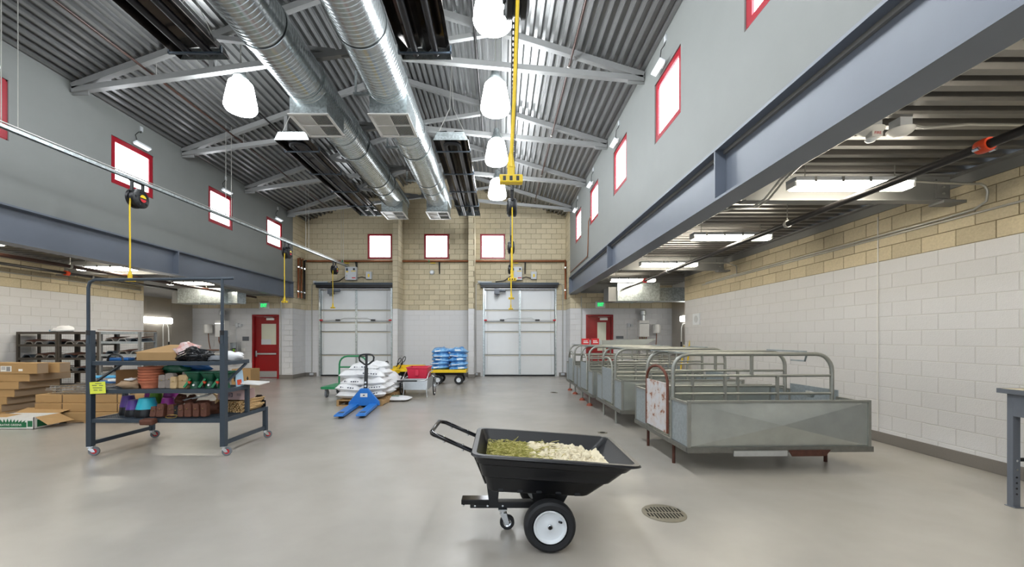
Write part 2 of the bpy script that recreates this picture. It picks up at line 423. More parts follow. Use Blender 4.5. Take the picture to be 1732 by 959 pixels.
LY = [14.08, 11.38, 8.66, 5.96, 3.3, .6, -2.1, -4.8]; RY = [13.72, 11.42, 8.95, 6.42, 3.88, 1.4, -1.1, -3.6]
LZ, RZW, WS = (4.64, 5.60), (4.80, 5.80), 1.0
ord_ = ['farthest', 'third', 'second', 'nearest']
h = [(y-YF-WS/2, y-YF+WS/2, LZ[0], LZ[1]) for y in LY]
o = slab(YS-YF, 6.3, .22, h, 0, BL1).build('wall_upper_left', 'grey_plaster', None, (XL, YF, 0), R(90)); tag(o, 'grey plaster upper wall with red windows above the cluttered bay', 'wall', kind='structure')
h = [(YS-y-WS/2, YS-y+WS/2, RZW[0], RZW[1]) for y in RY]
o = slab(YS-YF, 6.5, .22, h, 0, BR1).build('wall_upper_right', 'grey_plaster', None, (XR, YS, 0), R(-90)); tag(o, 'grey plaster upper wall with red windows above the pens', 'wall', kind='structure')
def window_light(c, th, lab):
    t = thing('emergency_light', lab, 'light', c, th, 'twin head lights above the clerestory windows')
    MB().box(-.05, .05, -.03, 0, -.02, .06).build('back_box', 'white_plastic', t, bevel=.004)
    MB().obox((0, -.10, -.03), (.36, .10, .05), (-25, 0, 0)).build('lamp_head', 'white_paint', t, bevel=.01)
    MB().tube([(-.13, -.05, -.03), (0, -.03, 0), (.13, -.05, -.03)], .012, 6).build('arm', 'white_plastic', t)
    MB().tube([(-.03, -.02, .05), (-.09, -.03, .16), (-.02, -.04, .26), (.06, -.02, .28), (.07, -.005, .34)], .007, 6).build('wire', 'rubber', t, smooth=60)
    MB().box(.04, .11, -.02, 0, .32, .42).build('outlet', 'grey_box', t)
pos = {0: 'farthest', 1: 'second farthest', 2: 'third farthest', 3: 'fourth farthest', 4: 'fifth farthest', 5: 'sixth farthest', 6: 'seventh farthest', 7: 'last'}
for i, y in enumerate(LY):
    nwin += 1; c = (XL, y, sum(LZ)/2); window(nwin, c, WS-.004, LZ[1]-LZ[0]-.004, 90, pos[i]+' red framed window in the grey wall above the cartons')
    if i < 4: window_light((XL, y+.1, LZ[1]+.08), 90, 'twin head light over the %s window above the cartons' % pos[i])
for i, y in enumerate(RY):
    nwin += 1; c = (XR, y, sum(RZW)/2); window(nwin, c, WS-.004, RZW[1]-RZW[0]-.004, -90, pos[i]+' red framed window in the grey wall above the pens')
    if i < 5: window_light((XR, y+.1, RZW[1]+.08), -90, 'twin head light over the %s window above the pens' % pos[i])
for nm, x, sg, z0, z1, lb in (('beam_left', XL, -1, BL0, BL1, 'blue grey steel girder carrying the upper wall over the cartons'), ('beam_right', XR, 1, BR0, BR1, 'blue grey steel girder carrying the upper wall over the pens')):
    e = x-sg*.05; wx = x+sg*.08; f2 = x+sg*.24
    mb = MB().box(min(wx, wx+sg*.02), max(wx, wx+sg*.02), YF, YS, z0+.03, z1-.03)
    mb.box(min(e, f2), max(e, f2), YF, YS, z0, z0+.03).box(min(e, f2), max(e, f2), YF, YS, z1-.03, z1)
    o = mb.build(nm, 'steel_blue'); tag(o, lb, 'girder', kind='structure')
    for y in (15.26, 9.82, 4.9, 0.):
        MB().box(min(e+sg*.004, wx), max(e+sg*.004, wx), y-.012, y+.012, z0+.03, z1-.03).build('stiffener', 'steel_blue', o)

# ---- roof deck in sheets, trusses
roof = thing('ceiling', 'corrugated pale metal roof deck over the central hall', 'ceiling', (0,0,0), kind='structure')
def deck_sheet(n, pitch, dep):
    pr = []
    for i in range(n): pr += [(i*pitch, 0), (i*pitch+pitch*.36, 0), (i*pitch+pitch*.48, dep), (i*pitch+pitch*.88, dep)]
    pr.append((n*pitch, 0)); return pr
PT = .1524
for sx, xe, ze in ((-1, XL-.25, None), (1, XR+.25, None)):
    xa = RX; za = RZ; x_e = XL if sx < 0 else XR; z_e = EL if sx < 0 else ER
    d = Vector((x_e-xa, 0, z_e-za)); d.normalize(); nrm = Vector((-d.z*sx, 0, d.x*sx)); 
    ln = math.hypot(x_e-xa, z_e-za)+.3; k = 0; s = 0
    while s < ln:
        mb = MB(); pr = deck_sheet(6, PT, .075); vs = []
        for (u, v) in pr:
            p = Vector((xa, 0, za))+d*(s+u)+nrm*v
            vs += [(p.x, YF-.2, p.z), (p.x, YB+.2, p.z)]
        mb.add(vs, [(2*i, 2*i+1, 2*i+3, 2*i+2) for i in range(len(pr)-1)]); mb.build('deck_sheet', 'deck', roof); s += 6*PT
TY = [14.9, 12.45, 9.98, 7.42, 4.93, 2.45, 0., -2.5]
def truss(y, lab):
    t = thing('roof_truss', lab, 'truss', (0, y, 0), group='steel roof trusses')
    o_ = .075
    zl, zr = EL-.02, ER-.02
    MB().bar((XL+.02, 0, roof_z(XL)-o_), (RX, 0, RZ-o_), .10, .11).build('top_chord', 'truss_paint', t)
    MB().bar((XR-.02, 0, roof_z(XR)-o_), (RX, 0, RZ-o_), .10, .11).build('top_chord', 'truss_paint', t)
    cz = 6.72
    MB().bar((XL+.02, 0, zl-.12), (RX, 0, cz), .10, .10).build('bottom_chord', 'truss_paint', t)
    MB().bar((XR-.02, 0, zr-.12), (RX, 0, cz), .10, .10).build('bottom_chord', 'truss_paint', t)
    MB().bar((RX, 0, cz), (RX, 0, RZ-o_), .09, .09).build('king_post', 'truss_paint', t)
    for sx, xe, ze in ((-1, XL, zl-.12), (1, XR, zr-.12)):
        q = RX+(xe-RX)*.5; cq = cz+(ze-cz)*.5
        MB().bar((q, 0, cq), (q, 0, roof_z(q)-o_), .08, .08).build('web_post', 'truss_paint', t)
        MB().bar((q, 0, roof_z(q)-o_-.02), (RX+(q-RX)*.12, 0, cz), .08, .08).build('web_diagonal', 'truss_paint', t)
    for xe, ze, sg in ((XL, zl, 1), (XR, zr, -1)):
        MB().box(min(xe, xe+sg*.3), max(xe, xe+sg*.3), -.012, .012, ze-.2, ze-.06).build('gusset_plate', 'truss_paint', t)
    MB().box(RX-.2, RX+.2, -.012, .012, cz-.1, cz+.15).build('gusset_plate', 'truss_paint', t)
for i, y in enumerate(TY): truss(y, 'grey steel roof truss, %s from the back gable wall' % ['first', 'second', 'third', 'fourth', 'fifth', 'sixth', 'seventh', 'eighth'][i])

# ---- low bay ceilings
for nm, x0, x1, zc, lb in (('ceiling_bay_1', AL-.1, XL-.11, 3.40, 'low corrugated metal ceiling over the cartons and shelving'), ('ceiling_bay_2', XR+.11, AR+.1, 3.50, 'low corrugated metal ceiling over the pens')):
    rf = thing(nm, lb, 'ceiling', (0,0,0), kind='structure'); y = YF
    while y < YS+.1:
        pr = deck_sheet(5, .2, .075); mb = MB(); vs = []
        for (u, v) in pr: vs += [(x0, y+u, zc+v), (x1, y+u, zc+v)]
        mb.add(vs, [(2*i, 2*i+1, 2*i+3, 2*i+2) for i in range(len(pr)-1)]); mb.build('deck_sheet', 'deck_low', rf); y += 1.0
    xw = WL if x0 < 0 else WR; sg = 1 if x0 < 0 else -1
    o = MB().box(min(xw, xw+sg*.1), max(xw, xw+sg*.1), YF, YA, zc-.02, zc).box(min(xw, xw+sg*.015), max(xw, xw+sg*.015), YF, YA, zc-.14, zc).build('ledger_angle', 'steel_grey')
    tag(o, 'grey steel ledger angle topping the block wall '+('by the shelving' if x0 < 0 else 'behind the pens'), 'ledger', kind='structure')
    for k, yb in enumerate((9.95, 4.95, 14.9)):
        xi = XL-.2 if x0 < 0 else XR+.2; a, b = min(xw-sg*.0, xi), max(xw, xi); zt = zc-.01; zb = zc-.33
        t = thing('cross_beam', 'grey steel cross beam %s over the %s' % (['midway down the bay', 'at the near end', 'by the red exit door'][k], 'cartons' if x0 < 0 else 'pens'), 'beam', (0, yb, 0), group='cross beams of the side bays')
        MB().box(a+.12, b-.12, -.008, .008, zb+.015, zt-.015).box(a+.12, b-.12, -.07, .07, zb, zb+.015).box(a+.12, b-.12, -.07, .07, zt-.015, zt).build('beam_section', 'steel_grey', t)
        e = xw+sg*.16
        cl = MB().box(min(e, e+sg*.14), max(e, e+sg*.14), -.03, -.01, zb+.04, zt-.05).build('end_plate', 'steel_grey', t)
        for dz in (.09, .17): MB().cyl((e+sg*.07, -.045, zb+dz), (e+sg*.07, -.03, zb+dz), .014, 8).build('bolt', 'conduit', cl)
        MB().box(min(xw, xw+sg*.28), max(xw, xw+sg*.28), -.09, .09, zb-.03, zb).build('bearing_plate', 'steel_grey', t)
# roof slabs above the bays keep daylight out
for nm, x0, x1, z, lb in (('roof_1', AL-.3, XL-.05, 3.62, 'flat roof slab over the cluttered bay'), ('roof_2', XR+.05, AR+.3, 3.72, 'flat roof slab over the pens')):
    o = MB().box(x0, x1, YF-.3, YS+.3, z, z+.12).build(nm, 'steel_grey'); tag(o, lb, 'roof', kind='structure')
o = MB()
for sx, x_e, z_e in ((-1, XL-.3, roof_z(XL-.3)), (1, XR+.3, roof_z(XR+.3))):
    o.add([(RX, YF-.3, RZ+.1), (x_e, YF-.3, z_e+.1), (x_e, YB+.3, z_e+.1), (RX, YB+.3, RZ+.1), (RX, YF-.3, RZ+.2), (x_e, YF-.3, z_e+.2), (x_e, YB+.3, z_e+.2), (RX, YB+.3, RZ+.2)],
          [(0,1,2,3),(4,7,6,5),(0,4,5,1),(1,5,6,2),(2,6,7,3),(3,7,4,0)])
o = o.build('roof_3', 'steel_grey'); tag(o, 'pitched outer roof over the central hall', 'roof', kind='structure')

# ---- coves along the walls
def cove(nm, lb, segs):
    mb = MB()
    for (x0, x1, y0, y1) in segs: mb.box(x0, x1, y0, y1, 0, .15)
    tag(mb.build(nm, 'cove', bevel=.006), lb, 'baseboard', kind='structure')
cove('baseboard_right', 'grey epoxy cove base along the long white wall behind the pens', [(WR-.014, WR, YF, YA)])
cove('baseboard_left', 'grey epoxy cove base along the wall behind the cartons', [(WL, WL+.014, YF, YA)])
cove('baseboard_back', 'grey epoxy cove base along the back wall and pilasters', [(XL, DL0-.1, YB-.014, YB), (-3.886, -1.213, YB-.014, YB), (-.985, DR0-.1, YB-.014, YB), (DR1+.1, XR, YB-.014, YB),
     (-4.1, -3.876, YP-.014, YP), (-1.223, -.975, YP-.014, YP), (-3.886, -3.872, YP, YB), (-.985, -.971, YP, YB), (XL, XL+.014, YS, YB), (XR-.014, XR, YS, YB)])
cove('baseboard_bay_1', 'grey epoxy cove base along the end wall of the cluttered bay', [(AL, LD0, YS-.014, YS), (LD1, XL, YS-.014, YS)])
cove('baseboard_bay_2', 'grey epoxy cove base along the end wall behind the pens', [(XR, RD0, YS-.014, YS), (RD1, AR, YS-.014, YS)])

# ---- red exit doors
def red_door(n, x0, x1, lab, half):
    wd = x1-x0
    o = MB().box(0, .07, -.03, .15, 0, RDZ).box(wd-.07, wd, -.03, .15, 0, RDZ).box(.07, wd-.07, -.03, .15, RDZ-.07, RDZ).build('door_%d' % n, 'red_paint', None, (x0, YS, 0), bevel=.004); tag(o, lab, 'door', kind='structure')
    a, b, z0, z1 = .075, wd-.075, .02, RDZ-.075
    g0, g1, gz0, gz1 = (.30, .86, 1.28, 2.06) if not half else (.16, .76, 1.05, 2.12)
    g0 *= wd; g1 *= wd
    lf = MB().box(a, g0, .05, .09, z0, z1).box(g1, b, .05, .09, z0, z1).box(g0, g1, .05, .09, z0, gz0).box(g0, g1, .05, .09, gz1, z1).build('door_leaf', 'red_paint', o)
    p = MB().box(g0, g1, .065, .075, gz0, gz1).build('pane', 'clear_pane', lf)
    if half: MB().box(g0, g0+.28, .055, .064, gz0, gz1).build('far_door_seen_through', 'red_paint', lf)
    else: MB().box(g0, g0+.36, .055, .064, gz0, gz0+.2).build('crate_seen_through', 'grey_box', lf)
    MB().box(a+.05, b-.04, .005, .045, .90, .97).build('push_bar', 'chrome', lf, bevel=.01)
    MB().box(a+.03, a+.09, -.005, .05, .82, 1.05).build('latch_case', 'chrome', lf, bevel=.008)
    MB().box(wd*.52, wd*.8, -.01, .05, z1-.13, z1-.05).build('door_closer', 'white_plastic', lf, bevel=.01)
    MB().bar((wd*.78, -.02, z1-.03), (wd*.45, -.02, z1-.01), .02, .012).build('closer_arm', 'chrome', lf)
    MB().box(a+.02, b-.02, .042, .05, .05, .28).build('kick_plate', 'aluminium', lf)
    MB().box(0, wd, -.02, .15, 0, .012).build('threshold', 'aluminium', o)
red_door(1, LD0, LD1, 'red steel exit door with window and push bar in the cluttered bay', False)
red_door(2, RD0, RD1, 'red steel exit door with tall window behind the pens', True)
# dark rooms beyond the doors
for nm, x0, x1 in (('wall_beyond_1', LD0-.3, LD1+.3), ('wall_beyond_2', RD0-.3, RD1+.3)):
    o = MB().box(x0, x1, YS+.6, YS+.65, 0, 2.8).build(nm, 'white_block'); tag(o, 'pale wall of the room beyond the exit door '+('by the cartons' if x0 < 0 else 'by the pens'), 'wall', kind='structure')

# ---- overhead doors
def overhead(n, x0, lab):
    wd = DL1-DL0
    o = thing('door_%d' % n, lab, 'door', (x0, YB, 0), kind='structure')
    zs = [.05, .86, 1.79, 2.165, 2.656, 3.50]; y = .05
    for k in range(5):
        for j in range(2):
            a = .06+j*(wd-.12)/2; b = a+(wd-.12)/2
            p = MB().box(a+.012, b-.012, y, y+.04, zs[k]+.01, zs[k+1]-.01).build('door_panel', 'door_white', o, bevel=.004)
            MB().box(a+.012, b-.012, y-.02, y, zs[k+1]-.055, zs[k+1]-.012).build('panel_rail', 'door_strip', p)
            MB().box(a+.012, a+.05, y-.012, y, zs[k]+.02, zs[k+1]-.06).build('panel_stile', 'aluminium', p)
    MB().box(wd/2-.035, wd/2+.035, y-.025, y+.02, .05, 3.5).build('centre_stile', 'galv', o)
    MB().box(.06, wd-.06, y-.02, y+.03, 0, .05).build('bottom_seal', 'rubber', o); MB().box(-.02, wd+.02, .21, .23, 0, DZ+.02).build('light_stop_sheet', 'door_white', o)  # sheet added behind the panels to stop sky light through the gaps
    for a in (0, wd-.06): MB().box(a, a+.06, -.05, .2, 0, DZ).build('side_track', 'galv', o)
    MB().box(-.08, wd+.04, -.14, .0, 3.53, 3.64).build('header_channel', 'dark_pipe', o)
    MB().box(-.12, wd+.08, -.16, .02, 3.64, 3.72).build('header_angle', 'rack_paint', o)
    MB().cyl((.05, -.06, 3.48), (wd-.05, -.06, 3.48), .03, 10).build('torsion_shaft', 'aluminium', o, smooth=60)
    zz = 2.26
    MB().tube([(.05,-.04,zz-.03), (wd*.27,-.04,zz-.02), (wd*.34,-.05,zz+.06), (wd*.66,-.05,zz+.06), (wd*.73,-.04,zz-.02), (wd-.05,-.04,zz-.03)], .014, 6).build('lock_rod', 'aluminium', o, smooth=60)
    for a in (wd*.26, wd*.74): MB().box(a-.09, a+.09, -.075, -.01, zz-.05, zz+.01).build('lock_handle', 'black', o, bevel=.01)
    for a in (.06, wd-.12): MB().box(a-.02, a+.1, -.08, -.01, zz-.055, zz+.005).build('lock_bolt', 'print_red', o, bevel=.008)
    for a in (.16, wd-.2): MB().tube([(a, -.0, .12), (a+(.03 if a < 1 else -.03), -.0, 2.0), (a+(.02 if a < 1 else -.02), 0, 3.45)], .004, 5).build('lift_cable', 'conduit', o)
    m_ = MB().box(.45, .66, -.3, -.12, 3.26, 3.46).cyl((.66, -.2, 3.4), (.9, -.2, 3.4), .065, 12).cyl((.55, -.2, 3.18), (.55, -.2, 3.28), .05, 10).build('operator_motor', 'grey_bench', o, smooth=40)
    c = MB().tube([(-.28,-.03,.12), (-.28,-.03,3.62), (-.22,-.03,3.7), (.2,-.03,3.72)], .015, 6).build('conduit', 'conduit', o, smooth=60)
    MB().tube([(wd+.04,-.03,3.7), (wd+.2,-.03,3.68), (wd+.25,-.03,3.6), (wd+.25,-.03,.12)], .015, 6).build('conduit', 'conduit', o, smooth=60)
    for a in ((-.28, wd+.25) if n == 4 else (-.28, )): MB().box(a-.07, a+.07, -.08, 0, .05, .13).build('sensor_box', 'grey_box', o)
    MB().tube([(.5, -.08, 3.76), (.85, -.1, 3.8), (1.1, -.1, 3.98), (1.25, -.1, 4.02)], .02, 7).build('cable_whip', 'black', o, smooth=60)
    MB().box(-.2, -.1, -.1, 0, 3.72, 3.8).box(-.1, .35, -.06, 0, 3.74, 3.78).build('limit_switch', 'grey_box', o)
overhead(3, DL0, 'white sectional overhead door behind the pallet of white bags')
overhead(4, DR0, 'white sectional overhead door nearest the pens')
# ================================================================== things under the roof
# ---- spiral ducts
def duct(dx, z, r, y0, y1, boxes, lab):
    t = thing('spiral_duct', lab, 'duct', (dx, 0, z), group='spiral ducts under the roof')
    pr = []; y = y0
    while y < y1:
        pr += [(r, y), (r, y+.052), (r+.008, y+.058), (r+.008, y+.07)]; y += .078
    pr += [(r, y1), (.001, y1)]
    MB().lathe(pr, 36, (0,0,0), (0,1,0)).build('duct_shell', 'galv_duct', t, smooth=30, weld=False)
    for yj in (3.6, 6.2, 9.3, 11.9): MB().lathe([(r+.014, yj-.05), (r+.022, yj-.045), (r+.022, yj+.045), (r+.014, yj+.05)], 36, (0,0,0), (0,1,0)).build('coupling_band', 'galv_duct', t, smooth=50)
    for yh in (2.6, 5.0, 7.45, 10., 12.5):
        MB().lathe([(r+.016, yh-.015), (r+.026, yh-.015), (r+.026, yh+.015), (r+.016, yh+.015)], 36, (0,0,0), (0,1,0)).build('hanger_strap', 'galv', t)
    for (b0, b1) in boxes:
        zb = -(z-5.72); wd = .35
        bx = MB().add([(-wd,b0,zb),(wd,b0,zb),(wd,b1,zb),(-wd,b1,zb),(-wd,b0,.1),(wd,b0,.1),(wd,b1,.1),(-wd,b1,.1)], [(0,1,5,4),(1,2,6,5),(2,3,7,6),(3,0,4,7)]).build('diffuser_box', 'galv', t)
        MB().box(-wd-.03, wd+.03, b0-.03, b0+.02, zb-.012, zb+.006).box(-wd-.03, wd+.03, b1-.02, b1+.03, zb-.012, zb+.006).box(-wd-.03, -wd+.02, b0, b1, zb-.012, zb+.006).box(wd-.02, wd+.03, b0, b1, zb-.012, zb+.006).build('grille_rim', 'white_plastic', bx)
        MB().box(.0, wd-.02, b0+.02, b1-.02, zb+.03, zb+.034).build('grille_back', 'rack_paint', bx); MB().box(-wd+.02, .0, b0+.02, b1-.02, zb+.03, zb+.034).build('grille_back', 'white_plastic', bx)
        g = MB(); n = 26
        for i in range(n):
            x = -wd+.03+i*(2*wd-.06)/(n-1)
            if x < 0: g.obox((x, (b0+b1)/2, zb+.006), (.022, b1-b0-.04, .003), (0, 20, 0))
            else: g.obox((x, (b0+b1)/2, zb+.01), (.004, b1-b0-.04, .022), (0, -35, 0))
        gl = g.build('grille_louvres', 'white_plastic', bx); gl['kind'] = 'stuff'
        MB().box(-.01, .01, b0, b1, zb-.008, zb+.02).box(-wd, wd, (b0+b1)/2-.01, (b0+b1)/2+.01, zb-.008, zb+.02).build('grille_bar', 'white_plastic', bx)
duct(-3.60, 6.27, .38, -3, 14.45, [(7.65, 8.48), (13.56, 14.37)], 'ribbed galvanized round duct hanging over the cartons side')
duct(-2.10, 6.27, .38, -3, 14.45, [(7.65, 8.48), (13.56, 14.37)], 'ribbed galvanized round duct hanging nearer the pens side')
# ---- radiant tube heaters
def heater(x, y0, y1, z, lab):
    t = thing('radiant_heater', lab, 'heater', (x, y0, z), group='radiant tube heaters'); L = y1-y0; wd = .37
    pf = [(-wd, 0), (-wd*.78, .17), (-.09, .19), (0, .1), (.09, .19), (wd*.78, .17), (wd, 0)]
    vs = []
    for (u, v) in pf: vs += [(u, 0, v), (u, L, v)]
    for (u, v) in pf[::-1]: vs += [(u*1.01, 0, v+.008), (u*1.01, L, v+.008)]
    n = len(vs)//2
    MB().add(vs, [(2*i, 2*i+1, (2*i+3) % (2*n), (2*i+2) % (2*n)) for i in range(n)]).build('reflector', 'heater_dark', t)
    for yy, sg in ((0, -1), (L, 1)):
        MB().add([(-wd,yy,0),(wd,yy,0),(wd*.78,yy+sg*-.0,.17),(-wd*.78,yy,.17),(-wd,yy+sg*.01,0),(wd,yy+sg*.01,0),(wd*.78,yy+sg*.01,.17),(-wd*.78,yy+sg*.01,.17)], [(0,1,2,3),(7,6,5,4),(0,4,5,1),(1,5,6,2),(2,6,7,3),(3,7,4,0)]).build('end_cap', 'galv', t)
    pts = [(-.15, L-.1, .02), (-.15, .3, .02)]+[(.15*math.cos(a), .3+.15*-math.sin(a)*1.0, .02) for a in [math.pi-(math.pi)*i/10 for i in range(1, 10)]]+[(.15, .3, .02), (.15, L-.1, .02)]
    MB().tube(pts, .05, 12).build('burner_tube', 'heater_tube', t, smooth=60)
    k = .45
    while k < L:
        MB().box(-wd-.02, wd+.02, k-.015, k+.015, -.055, -.03).box(-wd-.02, -wd, k-.015, k+.015, -.05, .06).box(wd, wd+.02, k-.015, k+.015, -.05, .06).build('hanger_bracket', 'rack_paint', t); k += 1.25
    for yy in (.15, L-.3):
        for s in (-1, 1): MB().tube([(s*wd, yy, .05), (s*.04, yy, .75), (0, yy, roof_z(x)-z-.02)], .006, 5).build('hanger_chain', 'conduit', t)
heater(-4.45, -2.0, 6.15, 5.72, 'dark tube heater near the roof edge above the tall rack')
heater(-1.10, -2.0, 6.15, 5.72, 'dark tube heater overhead beside the globe lamps')
heater(-4.42, 8.65, 14.0, 5.72, 'dark tube heater beyond the first duct grille over the white bags')
heater(-1.05, 8.65, 14.0, 5.72, 'dark tube heater hanging over the wagon of blue bags')
# ---- globe lamps
def globe(x, y, z, lab):
    t = thing('pendant_light', lab, 'lamp', (x, y, z), group='frosted globe lamps')
    MB().lathe([(.15, .27), (.20, .22), (.225, .1), (.27, -.14), (.275, -.22), (.25, -.27), (.15, -.30), (.001, -.31)], 24).build('globe', 'globe', t, smooth=60)
    MB().lathe([(.001, .56), (.07, .55), (.085, .40), (.135, .33), (.14, .29), (.11, .29)], 18).build('ballast_housing', 'galv', t, smooth=40)
    MB().cyl((0, 0, .55), (0, 0, roof_z(x)-z-.05), .012, 8).build('stem', 'conduit', t)
pn = ['fifth', 'fourth', 'third', 'second', 'first']
for i, y in enumerate((12.3, 9.86, 7.62, 5.5, 3.2, .9, -1.4, -3.7)):
    globe(-.09, y, 6.02, 'frosted globe lamp, %s from the back wall, in the row nearer the pens' % ['first', 'second', 'third', 'fourth', 'fifth', 'sixth', 'seventh', 'eighth'][i])
for i, y in enumerate((12.3, 9.86, 7.58, 5.3, 3.2, .9, -1.4, -3.7)):
    if i not in (0, 1, 3): globe(-4.82 if i == 2 else -5.6, y, 6.02, 'frosted globe lamp, %s from the back wall, in the row over the cartons side' % ['first', 'second', 'third', 'fourth', 'fifth', 'sixth', 'seventh', 'eighth'][i])  # out-of-view lamps of this row are added for the light they give
# ---- cord reel rails
def rail(p, q, rods, lab, slots):
    t = thing('reel_rail', lab, 'rail', p); d = Vector(q)-Vector(p); L = d.length; d.normalize(); s = d.cross(Vector((0,0,1))).normalized(); up = Vector((0,0,1))
    mb = MB()
    for k in (-.028, .028): mb.bar(s*k, d*L+s*k, .014, .045)
    for k in range(int(L/.075)): a = d*(k*.075)-up*.0; mb.bar(a, a+d*.03, .05, .006)
    mb.bar(up*.02, d*L+up*.02, .056, .005) if not slots else None
    mb.build('strut_channel', 'grey_bench' if slots else 'galv', t)
    MB().tube([up*.06, d*L+up*.06], .012, 6).build('top_conduit', 'conduit', t)
    for f in rods:
        b = d*(L*f)+up*.02
        for k in (-.03, .03):
            w_ = Vector(p)+b; MB().cyl(b+d*k*3, b+d*k*3+up*(roof_z(w_.x)-w_.z-.12), .006, 6).build('threaded_rod', 'conduit', t)
    return t
ra0, ra1 = Vector((-6.72, 4.2, 4.35)), Vector((-6.02, 16.25, 4.35))
rb0, rb1 = Vector((.085, 1.4, 4.35)), Vector((.40, 15.6, 4.35))
rail(ra0, ra1, (.11, .45, .74, .95), 'galvanized strut rail for cord reels over the cartons side', False)
rail(rb0, rb1, (.05, .3, .55, .85), 'slotted strut rail for cord reels in the row of globe lamps', True)
def reel(p, drop, lab, face=1, r=.17, swing=.0):
    t = thing('cord_reel', lab, 'cord reel', p, group='black cord reels on the strut rails')
    MB().box(-.02, .02, -.13, -.09, -.2, .0).box(-.02, .02, .09, .13, -.2, .0).box(-.03, .03, -.14, .14, -.02, .0).build('trolley_bracket', 'black', t, bevel=.004)
    c = (0, 0, -.30)
    MB().lathe([(.001,-.09),(r*.8,-.09),(r,-.07),(r,-.03),(r*.9,-.025),(r*.9,.025),(r,.03),(r,.07),(r*.8,.09),(.001,.09)], 26, c, (1,0,0)).build('reel_drum', 'black', t, smooth=35)
    hb = MB().lathe([(.001,.0),(r*.45,.0),(r*.42,.014),(.001,.016)], 20, (face*.09,0,-.30), (face,0,0)).build('hub_disc', 'rubber', t, smooth=35)
    MB().add([(face*.108, r*.38*math.cos(R(a)), -.30+r*.38*math.sin(R(a))) for a in range(10, 171, 16)], [tuple(range(11))]).build('emblem', 'yellow', hb)
    MB().add([(face*.1085, r*.38*math.cos(R(a)), -.302+r*.38*math.sin(R(a))) for a in range(190, 351, 16)], [tuple(range(11))]).build('emblem_band', 'print_red', hb)
    for a in range(30, 390, 72): MB().cyl((face*.088, r*.72*math.cos(R(a)), -.30+r*.72*math.sin(R(a))), (face*.098, r*.72*math.cos(R(a)), -.30+r*.72*math.sin(R(a))), .02, 8).build('screw_boss', 'rubber', t)
    z = -drop
    MB().tube([(0, -r*.8, -.32), (.0, -r*.9, -.5), (swing*.5, -r*.85, -.6-(drop-.6)*.5), (swing, -r*.85, z+.12)], .013, 8).build('cord', 'yellow', t, smooth=60)
    b = MB().obox((swing, -r*.85, z+.0), (.16, .06, .055)).obox((swing, -r*.85, z+.055), (.05, .05, .08)).lathe([(.03,0),(.014,.1)], 10, (swing, -r*.85, z+.08)).build('outlet_block', 'yellow', t, bevel=.006)
    for k in (-.045, 0, .045): MB().box(swing+k-.01, swing+k+.01, -r*.85-.032, -r*.85-.028, z-.015, z+.015).build('socket', 'black', b)
def on(p, q, y): f = (y-p.y)/(q.y-p.y); return p+(q-p)*f-Vector((0,0,.02))
reel(on(ra0, ra1, 7.35), 1.78, 'black cord reel with yellow emblem and hanging cord above the tall rack')
reel(on(ra0, ra1, 12.0), 1.75, 'second black cord reel on the rail, before the farthest clerestory window')
reel(on(ra0, ra1, 15.0), 1.7, 'small far cord reel in front of the copper pipes by the overhead door')
reel(on(rb0, rb1, 2.95), 1.72, 'cord reel with the large yellow outlet block dangling under the globe lamps', -1, swing=-.045)
reel(on(rb0, rb1, 7.85), 1.7, 'cord reel on the slotted rail below the yellow outlet block', -1)
reel(on(rb0, rb1, 11.3), 1.72, 'cord reel before the back window on the slotted rail', -1)
reel(on(rb0, rb1, 14.9), 1.75, 'last cord reel on the slotted rail above the overhead door', -1)
# ---- pipes along the roof
def pipe(name, pts, r, m, lab, cat='pipe', clips=None, group=None, n=10):
    p0 = Vector(pts[0]); t = MB().tube([Vector(p)-p0 for p in pts], r, n).build(name, m, None, p0, smooth=60); tag(t, lab, cat, group)
    for c in clips or []:
        c = Vector(c)-p0; MB().lathe([(r+.001,-.02),(r+.012,-.02),(r+.012,.02),(r+.001,.02)], 12, c, (0,1,0)).cyl(c+Vector((0,0,r)), c+Vector((0,0,.28)), .006, 6).build('hanger', 'conduit', t)
    return t
pipe('sprinkler_pipe', [(1.28, -3, 6.56), (1.28, 15.2, 6.56)], .02, 'brown_pipe', 'thin sprinkler pipe under the roof slope on the pens side', clips=[(1.28, y+.15, 6.56) for y in TY[:6]])
pipe('sprinkler_pipe', [(-6.38, -3, 6.36), (-6.38, 15.2, 6.36)], .02, 'brown_pipe', 'thin sprinkler pipe under the roof slope on the cartons side', clips=[(-6.38, y+.15, 6.36) for y in TY[:6]])
pipe('roof_conduit', [(-.45, -3, 6.95), (-.45, 12, 6.95)], .025, 'dark_pipe', 'dark conduit running under the roof beside the globe lamps')
pipe('roof_conduit', [(-5.6, -3, 6.75), (-5.6, 13, 6.75)], .02, 'dark_pipe', 'dark conduit running under the roof above the tube heaters')
for i, y in enumerate((8.9, 11.4, 13.8)):
    for x in (-2.85, ):
        o = MB().obox((0, 0, 0), (.7, .06, .05)).bar((-.3, 0, 0), (-.3, 0, .5), .04, .04).bar((.3, 0, 0), (.3, 0, .5), .04, .04).build('duct_trapeze', 'galv', None, (x, y, 6.85)); tag(o, 'galvanized trapeze bar between the ducts, %s from the viewer' % ['first', 'second', 'third'][i], 'hanger', 'duct trapeze bars')

